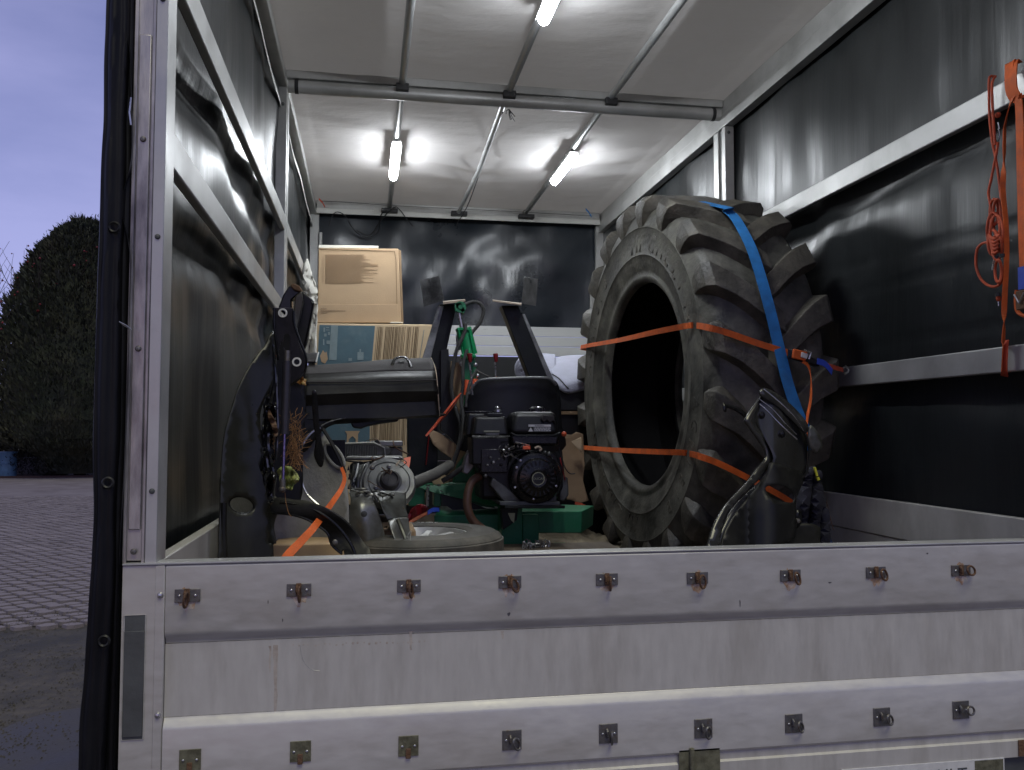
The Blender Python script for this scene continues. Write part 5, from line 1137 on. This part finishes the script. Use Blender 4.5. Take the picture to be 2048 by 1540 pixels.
pl1 = G('bracket_plate', MB().hexa([at(840, 560, 2.60), at(878, 551, 2.55), at(889, 601, 2.55), at(848, 613, 2.60)], [at(840, 560, 2.61), at(878, 551, 2.56), at(889, 601, 2.56), at(848, 613, 2.61)]), 'arm_grey', bevel=.001)
G('bracket_plate', MB().hexa([at(1048, 554, 2.55), at(1076, 558, 2.65), at(1072, 612, 2.65), at(1043, 607, 2.55)], [at(1048, 554, 2.56), at(1076, 558, 2.66), at(1072, 612, 2.66), at(1043, 607, 2.56)]), 'arm_grey', bevel=.001)
G('bracket_foot', MB().hexa([at(886, 604, 2.52), at(930, 599, 2.52), at(931, 603, 2.52), at(886, 609, 2.52)], [at(886, 602, 2.66), at(930, 598, 2.66), at(931, 601, 2.66), at(886, 606, 2.66)]), 'raw_edge', bevel=.001)
G('bracket_foot', MB().hexa([at(985, 600, 2.52), at(1043, 608, 2.52), at(1043, 611, 2.52), at(985, 603, 2.52)], [at(985, 599, 2.66), at(1043, 606, 2.66), at(1043, 609, 2.66), at(985, 601, 2.66)]), 'raw_edge', bevel=.001)
for x, y in ((857, 562), (1061, 563)): G('slot', B(x, y - 3, x + 2, y + 3, 2.545, .004), 'headboard')
# hydraulic cylinder (green), rods, eyes
G('cylinder_barrel', MB().tube([at(927, 657, 2.5), at(940, 710, 2.5)], .041, 20), 'green_bright')
G('cylinder_head', PR([(914, 655), (940, 655), (941, 661), (915, 661)], 2.45, .08), 'green_bright', bevel=.003)
G('cylinder_head', PR([(923, 708), (950, 707), (952, 715), (925, 716)], 2.45, .08), 'green_bright', bevel=.003)
for x0, x1 in ((917, 927), (938, 949)): G('tie_rod', MB().tube([at(x0, 657, 2.455), at(x1, 712, 2.455)], .005, 8), 'green_bright')
for x, y in ((928, 716), (949, 713), (926, 712)): G('tie_nut', MB().ball(at(x, y, 2.45), .010, 8), 'green_bright')
G('piston_rod', MB().tube([at(917, 618, 2.5), at(924, 657, 2.5)], .011, 12), 'bare_steel')
G('rod_eye', MB().lathe([(.012, -.02), (.030, -.02), (.030, .02), (.012, .02)], at(920, 615, 2.5), (0, 1, 0), 20, closed=True), 'green_paint')
G('rod_eye', PR([(910, 606), (922, 604), (931, 620), (928, 628), (912, 616)], 2.48, .05), 'green_paint', bevel=.003)
G('cylinder_mount', PR([(926, 718), (950, 716), (954, 745), (950, 775), (942, 790), (930, 786), (926, 750)], 2.50, .05), 'green_paint', bevel=.005)
G('white_guard', PR([(912, 670), (919, 668), (921, 700), (913, 700)], 2.53, .01), 'label_white')
for x, y in ((923, 728), (951, 730), (955, 752)): G('hose_fitting', MB().ball(at(x, y, 2.45), .013, 10), 'bare_steel')
G('orange_cap', MB().tube([at(936, 760, 2.42), at(934, 790, 2.42)], [.018, .03], 12), 'orange_plastic')
G('orange_cap', MB().tube([at(950, 758, 2.43), at(948, 775, 2.43)], [.018, .022], 12), 'orange_plastic')
G('lower_cylinder', MB().tube([at(937, 775, 2.48), at(935, 820, 2.48)], .022, 14), 'green_bright')
# control levers
for P, (hx, hy) in (([(938, 724, 2.3), (942, 750, 2.3), (945, 790, 2.3)], (939, 716)), ([(990, 724, 2.42), (991, 745, 2.42), (991, 770, 2.42)], (991, 716))):
    G('lever', T(P, .0045, 8), 'bare_steel'); c0 = at(hx, hy - 9, P[0][2]); G('lever_knob', MB().tube([c0, c0 + Vector((.002, 0, -.022)), c0 + Vector((.004, 0, -.045))], [.014, .012, .007], 12), 'lever_red', bevel=.002)
G('linkage', T([(955, 742, 2.5), (975, 752, 2.5), (1000, 764, 2.5)], .004, 6), 'zinc')
# hoses
def hose(P, r, mt='hose', n=10): return G('hose', MB().tube(path(P, 8), [r * (1.0 if i % 2 else .86) for i in range((len(P) - 1) * 8 + 1)], n), mt)
hose([(928, 610, 2.5), (945, 604, 2.5), (960, 607, 2.5), (967, 622, 2.5), (960, 645, 2.5), (946, 663, 2.5), (940, 672, 2.5)], .010)
hose([(930, 648, 2.42), (930, 662, 2.41), (920, 685, 2.40), (912, 705, 2.40), (905, 740, 2.40), (903, 780, 2.40), (912, 820, 2.40), (922, 850, 2.38), (920, 880, 2.36), (908, 920, 2.34), (890, 950, 2.34)], .011)
hose([(934, 700, 2.44), (926, 730, 2.42), (926, 770, 2.40), (922, 800, 2.38), (926, 830, 2.36), (925, 870, 2.34), (915, 905, 2.32), (905, 935, 2.32)], .010)
hose([(937, 925, 2.2), (925, 935, 2.2), (905, 950, 2.22), (885, 962, 2.24)], .014)
hose([(953, 740, 2.45), (942, 760, 2.40), (934, 790, 2.38), (932, 815, 2.36)], .009)
G('fuel_hose', T([(960, 952, 2.10), (945, 962, 2.08), (936, 985, 2.06), (935, 1015, 2.05), (945, 1040, 2.05), (965, 1058, 2.06), (985, 1072, 2.1)], .020, 12, 8), 'hose_brown')
G('shield_plate', PR([(902, 722), (925, 728), (925, 790), (918, 830), (905, 812), (900, 760)], 2.52, .01), 'cardboard_dark')
G('shield_plate', PR([(882, 700), (897, 698), (905, 800), (928, 850), (934, 900), (926, 915), (905, 880), (882, 860)], 2.58, .04), 'headboard')
# seat
def Ysn(x, y): return 2.36 + .06 * ((x - 1022) / 95) ** 2 - .0002 * (y - 760)
o = sheet('seat_back', [(922, 838), (930, 810), (938, 785), (950, 768), (968, 759), (1020, 756), (1080, 755), (1100, 758), (1113, 770), (1118, 800), (1120, 850), (1122, 900), (1018, 905), (920, 900)], Ysn, 'black_plastic', mc, step=10, thick=.035, bevel=.012)
G('seat_rim_highlight', T([(938, 788, 2.345), (950, 768, 2.33), (968, 759, 2.32), (1020, 756, 2.31), (1080, 755, 2.32), (1100, 758, 2.33), (1112, 770, 2.35)], .007, 8), 'arm_grey')  # grey tube paints a highlight along the seat's top rim
# engine
def E(n, mb, mt, par=mc, **k): return obj(n, mb, mt, mc, **k)
def tap(x0, y0, x1, y1, Y, dep, tx=0, ty=0):   # box with smaller top
    return MB().hexa([at(x0 + tx, y0, Y + ty), at(x1 - tx, y0, Y + ty), at(x1, y1, Y), at(x0, y1, Y)], [at(x0 + tx, y0, Y + ty) + Vector((0, dep - 2 * ty, 0)), at(x1 - tx, y0, Y + ty) + Vector((0, dep - 2 * ty, 0)), at(x1, y1, Y) + Vector((0, dep, 0)), at(x0, y1, Y) + Vector((0, dep, 0))])
E('air_filter_cover', tap(945, 832, 1018, 872, 2.02, .20, 5, .03), 'black_plastic', bevel=.016, seg=4)
E('air_filter_cover', tap(931, 826, 975, 872, 2.14, .16, 4, .02), 'black_plastic', bevel=.012, seg=3)
E('air_filter_base', tap(944, 873.5, 1019, 930, 2.025, .18, 0, 0), 'black_plastic', bevel=.008)
E('filter_seam', MB().tube([at(944, 873, 2.012), at(1019, 873, 2.012)], .004, 6), 'black_gloss_plastic')
E('filter_label', B(968, 861, 999, 864, 2.013, .004), 'badge'); E('filter_label', B(972, 866, 998, 870, 2.013, .004), 'label_grey')
E('cover_groove', B(975, 826, 1005, 829, 2.05, .05), 'panel_recess', bevel=.002)
E('filter_clip', B(930, 822, 990, 825, 2.2, .03), 'black_gloss_plastic', bevel=.002)
E('wing_nut', MB().lathe([(.002, .03), (.010, .028), (.014, .02), (.012, .012), (.020, .008), (.020, 0)], at(995, 824, 2.16), (0, 0, 1), 10), 'bare_steel')
tk = tap(1021, 823, 1119, 868, 2.02, .24, 6, .035); E('fuel_tank', tk, 'black_plastic', bevel=.026, seg=4)
E('fuel_tank', tap(1024, 868.5, 1117, 892, 2.04, .20, -3, -.0), 'black_gloss_plastic', bevel=.014, seg=3)
E('tank_seam', MB().tube([at(1022, 866, 2.02), at(1032, 871, 2.008), at(1108, 871, 2.008), at(1120, 866, 2.02)], .0045, 8), 'black_plastic')
E('fuel_cap', MB().lathe([(0, .030), (.026, .029), (.036, .022), (.038, 0), (.026, 0), (.026, -.012)], at(1074, 825, 2.13), (0, 0, 1), 24), 'black_gloss_plastic')
for k_ in range(12):
    a = 6.283 * k_ / 12; c = at(1074, 825, 2.13) + Vector((.037 * math.cos(a), .037 * math.sin(a), .010)); 
    if k_ < 12: E('cap_grip', MB().box(c - Vector((.004, .004, .009)), c + Vector((.004, .004, .009))), 'black_gloss_plastic', bevel=.002)
E('tank_step', PR([(1082, 838), (1088, 845), (1094, 840), (1100, 846), (1106, 841), (1111, 846), (1108, 832), (1086, 830)], 2.025, .05), 'scuff_grey', bevel=.003)
E('warning_label', B(1057, 849, 1102, 853.4, 2.0135, .004), 'label_white')
E('warning_label', B(1067, 854, 1102, 863, 2.0135, .004), 'label_grey')
E('warning_triangle', PR([(1061.5, 854.5), (1066.5, 863), (1056.8, 863)], 2.0125, .002), 'label_white')
m = MB(); c = at(1069.5, 852.6, 2.0128); text_mb(m, 'WARNING', .0095, c, (1, 0, 0), (0, 0, 1), .0003); E('warning_lettering', m, 'headboard')
m = MB(); rnd = random.Random(5)
for r_ in range(3):
    x = 1069
    while x < 1099:
        w_ = rnd.uniform(1.5, 5); B(x, 855.4 + r_ * 2.6, x + w_, 856.8 + r_ * 2.6, 2.0130, .002, m); x += w_ + 1.2
E('label_print', m, 'label_white')
# crankcase, blower housing, recoil starter
rc = at(1072, 956, 2.00); rr = pxm(1, 2.0)
E('crankcase', tap(960, 905, 1108, 1000, 2.12, .22, 0, 0), 'black_plastic', bevel=.02)
E('blower_housing', MB().lathe([(rr * 40, .0), (rr * 50, .012), (rr * 54, .03), (rr * 54, .11), (0, .11)], rc + Vector((0, -.02, 0)), (0, 1, 0), 48), 'black_gloss_plastic')
E('recoil_cover', MB().lathe([(0, -.034), (rr * 15, -.034), (rr * 17, -.036), (rr * 19, -.034), (rr * 24, -.030), (rr * 36, -.022), (rr * 40, -.010), (rr * 41, .004)], rc + Vector((0, -.018, 0)), (0, 1, 0), 48, caps=False), 'black_gloss_plastic')
for k_ in range(22):
    a = 6.283 * k_ / 22; d = Vector((math.cos(a), 0, math.sin(a))); c = rc + Vector((0, -.045, 0)) + d * rr * 31
    s_ = Vector((-d.z, 0, d.x)) * .0035; E('cooling_slot', MB().hexa([c - d * rr * 5 - s_, c - d * rr * 5 + s_, c + d * rr * 4 + s_, c + d * rr * 4 - s_], [v + Vector((0, -.0025, 0)) for v in (c - d * rr * 5 - s_, c - d * rr * 5 + s_, c + d * rr * 4 + s_, c + d * rr * 4 - s_)]), 'black_plastic')
E('badge_ring', MB().lathe([(rr * 11.3, 0), (rr * 13, 0), (rr * 13, -.002), (rr * 11.3, -.002)], rc + Vector((0, -.0525, 0)), (0, 1, 0), 36, closed=True), 'badge')
E('badge_disk', MB().lathe([(0, 0), (rr * 11.2, 0), (rr * 11.2, -.001), (0, -.001)], rc + Vector((0, -.0525, 0)), (0, 1, 0), 36, caps=False), 'headboard')
m = MB(); text_mb(m, 'DUCAR', rr * 6.6, rc + Vector((-rr * 10.3, -.0545, -rr * 2.2)), (1, 0, 0), (0, 0, 1), .0004); E('badge_lettering', m, 'badge')
for x, y in ((1033, 935), (1102, 935), (1067, 998), (1041, 921), (1030, 975), (1112, 972)): E('bolt', MB().lathe([(0, -.008), (.005, -.007), (.0065, 0)], at(x, y, 1.985), (0, 1, 0), 10, caps=False), 'bare_steel')
E('housing_side', PR([(1022, 915), (1060, 898), (1110, 905), (1126, 935), (1127, 975), (1112, 1000), (1030, 1004), (1000, 985), (985, 960), (962, 950), (948, 925), (1018, 925)], 2.05, .12), 'black_plastic', bevel=.010)
E('sump', PR([(985, 955), (1035, 990), (1045, 1005), (1012, 1008), (1000, 995), (980, 970)], 2.03, .10), 'silver_dark', bevel=.006)
E('engine_foot', tap(1000, 1003, 1120, 1011, 2.0, .26), 'panel_recess', bevel=.003); E('engine_foot', PR([(1086, 1003), (1112, 985), (1114, 1004)], 2.04, .05), 'silver_dark', bevel=.003)
E('mount_plate', tap(1010, 1011.5, 1130, 1017, 1.98, .30), 'arm_black', bevel=.002)
E('mount_bracket', PR([(1002, 1016), (1036, 1016), (1034, 1040), (1006, 1060)], 2.1, .06), 'arm_black', bevel=.003)
E('brass_tag', PR([(1016, 1026), (1030, 1026), (1028, 1046), (1022, 1040)], 2.095, .004), 'badge')
E('valve_block', B(962, 898, 1015, 945, 2.02, .06), 'black_gloss_plastic', bevel=.004)
rnd = random.Random(41)
for k_ in range(26):
    x, y = rnd.uniform(1000, 1045), rnd.uniform(882, 912)
    P = [(x, y, 2.0), (x + rnd.uniform(-10, 14), y + rnd.uniform(-6, 8), 1.99), (x + rnd.uniform(-12, 22), y + rnd.uniform(-6, 12), 2.01)]
    E('linkage_rod', MB().tube(path(P, 3), rnd.uniform(.0015, .004), 6), rnd.choice(['black_gloss_plastic', 'black_gloss_plastic', 'bare_steel', 'zinc']))
for x, y, r, mt in ((1013, 893, .009, 'bare_steel'), (1018, 899, .006, 'bare_steel'), (1036, 893, .008, 'zinc'), (987, 925, .008, 'bare_steel'), (981, 915, .006, 'zinc'), (998, 918, .005, 'zinc'), (975, 930, .005, 'bare_steel'), (1003, 930, .006, 'black_gloss_plastic'), (971, 952, .009, 'zinc'), (1098, 908, .012, 'silver_dark'), (1090, 905, .010, 'silver_dark')):
    E('screw', MB().ball(at(x, y, 2.0), r, 10), mt)
E('switch_red', B(1046, 892, 1061, 899, 1.99, .02), 'orange_plastic', bevel=.002); E('spark_lead', T([(1070, 897, 1.99), (1076, 894, 1.99), (1082, 898, 1.99), (1079, 902, 1.99)], .006, 8), 'raw_edge')
E('throttle_cable', T([(1118, 895, 2.1), (1122, 910, 2.1), (1130, 935, 2.1), (1140, 947, 2.1), (1150, 947, 2.1)], .003, 6), 'cable')
E('throttle_cable', T([(1120, 915, 2.1), (1125, 940, 2.1), (1130, 960, 2.12)], .003, 6), 'lever_red')
E('exhaust_guard', PR([(1122, 950), (1136, 955), (1138, 990), (1128, 1003), (1118, 1000)], 2.12, .10), 'silver_dark', bevel=.006)
E('orange_wing_bolt', MB().ball(at(1128, 868, 2.3), .014, 8), 'orange_plastic')
E('side_casting', PR([(937, 900), (950, 895), (948, 935), (935, 950), (925, 945), (930, 915)], 2.16, .06), 'silver_body', bevel=.006)
# shackle and chain heap at its foot
ch = thing('chain_heap', 'small heap of loose steel chain in front of the green machine', 'chain', at(1068, 1108, 2.0)); rnd = random.Random(8)
for k_ in range(46):
    c = at(rnd.gauss(1068, 12), rnd.uniform(1084, 1106), rnd.uniform(1.96, 2.06)); e = Euler((rnd.uniform(0, 3), rnd.uniform(0, 3), rnd.uniform(0, 3))).to_matrix()
    pts = [c + e @ Vector((.016 * math.cos(a_), .009 * math.sin(a_), 0)) for a_ in [6.283 * i / 10 for i in range(10)]]
    obj('chain_link', MB().tube(pts, .0032, 5, closed=True), 'bare_steel' if k_ % 3 else 'zinc', ch)
tag(obj('pallet', MB().box(at(1000, 1107, 1.85), at(1215, 1180, 2.15)), 'floor_wood', bevel=.004), 'low wooden board under the chain heap', 'board')

# ---------------------------------------------------------------- things round the machine
# grey pipe
m = MB().tube([at(785, 975, 1.7), at(830, 965, 1.9), at(870, 948, 2.1), at(900, 930, 2.24)], [.026, .026, .026, .026], 20)
tag(obj('grey_pipe', m, 'pipe_grey', bevel=.004), 'grey plastic pipe lying between the strut tower and the green machine', 'pipe')
# cardboard offcuts
o = sheet('cardboard_offcut', [(858, 868), (866, 861), (882, 868), (912, 888), (934, 905), (929, 925), (906, 962), (868, 974), (863, 958), (884, 950), (898, 934), (903, 916), (882, 903), (866, 888)], lambda x, y: 2.47 + .03 * math.sin(x * .05) + .0004 * (970 - y), 'cardboard', step=9, thick=.006, curved=False)
tag(o, 'torn brown cardboard strip leaning beside the black frame post', 'cardboard')
o = sheet('cardboard_sheet', [(1118, 876), (1126, 868), (1143, 870), (1152, 864), (1166, 868), (1169, 930), (1166, 962), (1177, 1001), (1160, 1006), (1142, 1000), (1116, 996)], lambda x, y: 2.8 + .0008 * (1000 - y) + .01 * (int(y / 35) % 2), 'cardboard_dark', step=9, thick=.006, curved=False)
tag(o, 'folded brown cardboard sheet between the engine and the big tyre', 'cardboard')
o = sheet('cardboard_flap', [(1143, 883), (1162, 874), (1165, 905), (1160, 903)], lambda x, y: 2.76, 'cardboard_pale', step=9, thick=.004, curved=False)
tag(o, 'pale torn paper flap in front of the folded cardboard sheet', 'paper')
# dark box carrying the blanket
a, b = at(1105, 778, 3.3), at(1185, 1005, 3.3)
t = thing('black_crate', 'black plastic crate under the folded grey blanket', 'crate', ((a.x + b.x) / 2, 3.5, 0))
obj('body', MB().box((a.x - .12, 3.3, 0), (b.x + .1, 3.8, a.z - .14)), 'black_plastic', t, bevel=.012); obj('lid', MB().box((a.x - .14, 3.28, a.z - .138), (b.x + .12, 3.82, a.z)), 'headboard', t, bevel=.008)
obj('yellow_slat', MB().box((a.x - .02, 3.272, a.z - .16), (b.x - .08, 3.279, a.z - .14)), 'cardboard_dark', t)
# folded blanket
bt = thing('folded_blanket', 'folded pale blue grey blanket lying on the black crate beside the tyre', 'blanket', at(1100, 780, 3.5))
loft('fold', [[(1096, 722, 3.9), (1130, 714, 3.95), (1172, 712, 3.95)], [(1098, 735, 3.6), (1135, 728, 3.6), (1180, 728, 3.6)], [(1104, 752, 3.35), (1135, 760, 3.28), (1182, 745, 3.3)], [(1110, 765, 3.27), (1136, 780, 3.22), (1184, 765, 3.25)], [(1114, 770, 3.30), (1137, 784, 3.26), (1186, 772, 3.30)]], 'blanket', bt, .02)
loft('fold', [[(1060, 715, 3.85), (1085, 712, 3.9), (1110, 714, 3.9)], [(1050, 730, 3.6), (1080, 730, 3.6), (1110, 735, 3.6)], [(1062, 750, 3.4), (1085, 752, 3.4), (1112, 762, 3.36)]], 'blanket', bt, .04)
m = MB()
for k_, r in enumerate((17, 12, 7)):
    m.tube([at(1052 + r * math.cos(a_), 738 + r * 1.25 * math.sin(a_), 3.42 - k_ * .012 + .01 * math.sin(3 * a_)) for a_ in [.5 + 5.2 * i / 16 for i in range(17)]], .020, 8)
obj('rolled_end', m, 'blanket', bt)
obj('inner_roll', MB().tube([at(1052, 738, 3.44), at(1075, 735, 3.7)], .055, 16), 'blanket', bt)
obj('seam', MB().tube(path([(1104, 748, 3.33), (1118, 757, 3.27), (1130, 770, 3.22), (1137, 777, 3.2)], 4), .004, 6), 'headboard', bt)
# brown mat on the floor
o = obj('floor_mat', grid(lambda u, v: (lerp(at(1080, 1080, 2.75).x, at(1230, 1080, 2.75).x, u), lerp(2.35, 3.4, v), .07 + .025 * fbm(u * 5, v * 5) + .02), 40, 50), 'mat_brown', solid=.01)
tag(o, 'crumpled brown mat on the floor between the green frame and the tyre', 'mat')
tag(obj('floor_board', MB().box((at(1080, 1080, 2.75).x + .02, 2.34, 0), (at(1225, 1080, 2.75).x, 3.38, .05)), 'floor_wood'), 'board under the crumpled brown mat', 'board')
# straps behind the spare wheel
webbing('orange_strap', [at(815, 1048, 2.1), at(835, 1036, 2.12), at(858, 1024, 2.14), at(872, 1018, 2.16)], .022, 'strap_orange', 'orange strap end lying behind the flat car wheel', up=Vector((.2, 1, .6)), group=None)
o = sheet('red_cloth', [(815, 1040), (822, 1020), (840, 1008), (856, 1016), (846, 1028), (825, 1042)], lambda x, y: 2.2 + .01 * math.sin(x * .3), 'lever_red', step=6, thick=.01); tag(o, 'small red rag behind the flat car wheel', 'rag')
m = MB().ribbon(path([(855, 1026, 2.1), (865, 1020, 2.12), (878, 1020, 2.14)], 4), Vector((0, .012, .018)), .006); tag(obj('blue_tag', m, 'tag_blue'), 'small blue strap tag behind the flat car wheel', 'tag')
webbing('orange_strap', [at(1150, 1006, 2.6), at(1165, 1010, 2.6), at(1180, 1020, 2.6)], .016, 'strap_orange_dark', 'small orange strap end on the right green beam', up=Vector((0, .3, 1)), group=None)
webbing('orange_strap', [at(852, 872, 2.2), at(870, 850, 2.22), at(890, 825, 2.24), at(908, 802, 2.26), at(922, 786, 2.28)], .010, 'orange_plastic', 'tight orange strap running up from the black post to the hoses', up=Vector((.5, .2, .5)), group=None)
webbing('orange_strap', [at(857, 868, 2.22), at(876, 848, 2.24), at(900, 820, 2.26), at(920, 792, 2.28)], .006, 'strap_orange_dark', 'thin orange cord beside the tight strap at the hoses', up=Vector((.5, .2, .5)), group=None)
wire('cord', [(852, 930, 2.6), (855, 900, 2.6), (858, 870, 2.6)], .003, 'lever_red', 'thin red cord on the edge of the black post', 'cord')

# ---------------------------------------------------------------- boxes against the front wall
def slab(P, Y0, Y1): return MB().hexa([at(*p, Y0) for p in P], [at(*p, Y0) + Vector((0, Y1 - Y0, 0)) for p in P])
ub = thing('cardboard_box', 'upper brown cardboard box with printed text standing on the blue printed box', 'box', at(718, 645, 4.5), 'cardboard boxes stacked at the front wall')
obj('carton', slab([(637, 497), (797, 497), (803, 645), (634, 645)], 4.4, 4.95), 'cardboard', ub, bevel=.006)
obj('side_flap', slab([(797.5, 499), (802, 501), (807, 645), (803.5, 645)], 4.42, 4.9), 'cardboard_dark', ub, bevel=.001)
obj('lower_flap', slab([(633, 609), (795, 609), (797, 645), (633, 645)], 4.392, 4.398), 'cardboard', ub, bevel=.001)
obj('flap_edge', MB().tube([at(789, 502, 4.396), at(792, 520, 4.396), at(794, 608, 4.396)], .002, 5), 'print_line', ub)
obj('flap_edge', MB().tube([at(640, 498, 4.396), at(788, 502, 4.396)], .002, 5), 'cardboard_dark', ub)
m = MB(); rnd = random.Random(14); y = 509.
while y < 566:
    x = 651.; end = rnd.choice((728, 722, 732, 740, 748, 735)) if y > 512 else 728
    if 524 < y < 548 and rnd.random() < .3: end = 756
    while x < end:
        w_ = rnd.uniform(2, 9); B(x, y, min(x + w_, end), y + .75, 4.3965, .002, m); x += w_ + 1.0
    y += 1.9
for yy in range(512, 564, 3): B(646, yy, 647, yy + rnd.uniform(1, 2.4), 4.3965, .002, m)
for yy, e in ((616, 651), (620.5, 690), (624.5, 652)):
    x = 642
    while x < e: w_ = rnd.uniform(1.5, 5); B(x, yy, x + w_, yy + 1.6, 4.389, .002, m); x += w_ + .8
obj('printed_text', m, 'print_text', ub)
lb = thing('cardboard_box', 'lower cardboard box with large blue print and fine vertical lines', 'box', at(740, 985, 4.5), 'cardboard boxes stacked at the front wall')
obj('carton', slab([(632, 646.5), (866, 649), (850, 1010), (620, 1010)], 4.34, 4.98), 'cardboard_pale', lb, bevel=.006)
def q(P, Y=4.336, d=.003): return MB().prism([at(*p, Y) for p in P], (0, d, 0))
obj('blue_print', q([(639, 650), (750, 652), (744, 720), (741, 760), (739, 900), (722, 915), (640, 915), (634, 740)]), 'print_blue', lb)
obj('pale_print', q([(662, 650.6), (676, 651), (673, 720), (658, 720)], 4.3335), 'print_pale', lb)
m = MB()
for (x0, y0, x1, y1) in ((647, 655, 650, 664), (652, 654, 658, 656), (652, 659, 659, 661), (656, 664, 660, 670), (648, 667, 653, 673), (646, 678, 648.5, 690), (653, 681, 660, 688), (715, 704, 727, 720), (719, 698, 722, 704), (697, 716, 704, 722)): B(x0, y0, x1, y1, 4.3335, .002, m)
obj('pale_print', m, 'print_pale', lb)
for P in ([(690, 862), (720, 862), (716, 868), (716, 889), (712, 889), (711, 878), (705, 872), (698, 878), (697, 889), (693, 889), (694, 868)], [(640, 712), (646, 700), (650, 706), (653, 703), (656, 718), (650, 727), (643, 724)]):
    obj('cardboard_motif', q(P, 4.3325), 'cardboard', lb)
m = MB(); rnd = random.Random(15); x = 753.
while x < 838:
    if rnd.random() < .86: m.tube([at(x, 653.5, 4.3365), at(x - 6.5, 725, 4.3365), at(x - 13, 890, 4.3365)], rnd.uniform(.0012, .0028), 4)
    x += rnd.uniform(2.0, 3.4)
obj('line_print', m, 'print_line', lb); obj('line_print', MB().tube([at(848, 660, 4.3365), at(838, 725, 4.3365)], .002, 4), 'print_pale', lb)
tag(obj('foam_sheet', slab([(637, 489.5), (757, 491.5), (757, 496.5), (637, 496.5)], 4.5, 4.9), 'foam_white', bevel=.004), 'white foam sheet lying on the upper cardboard box', 'foam sheet')
tag(obj('paper_scrap', slab([(782, 643.6), (806, 644), (806, 645.8), (780, 645.8)], 4.37, 4.42), 'foam_white'), 'scrap of white paper between the two cardboard boxes', 'paper')
o = sheet('foam_wrap', [(609, 528), (614, 520), (622, 545), (632, 575), (634, 600), (633, 640), (631, 700), (632, 712), (606, 712), (609, 660), (606, 600), (605, 560)], lambda x, y: 3.3 + .10 * fbm(x * .06, y * .018) + .03 * fbm(x * .2, y * .08), 'foam_white', step=5, thick=.015)
tag(o, 'crumpled white foam wrap standing at the left wall beside the boxes', 'foam wrap')
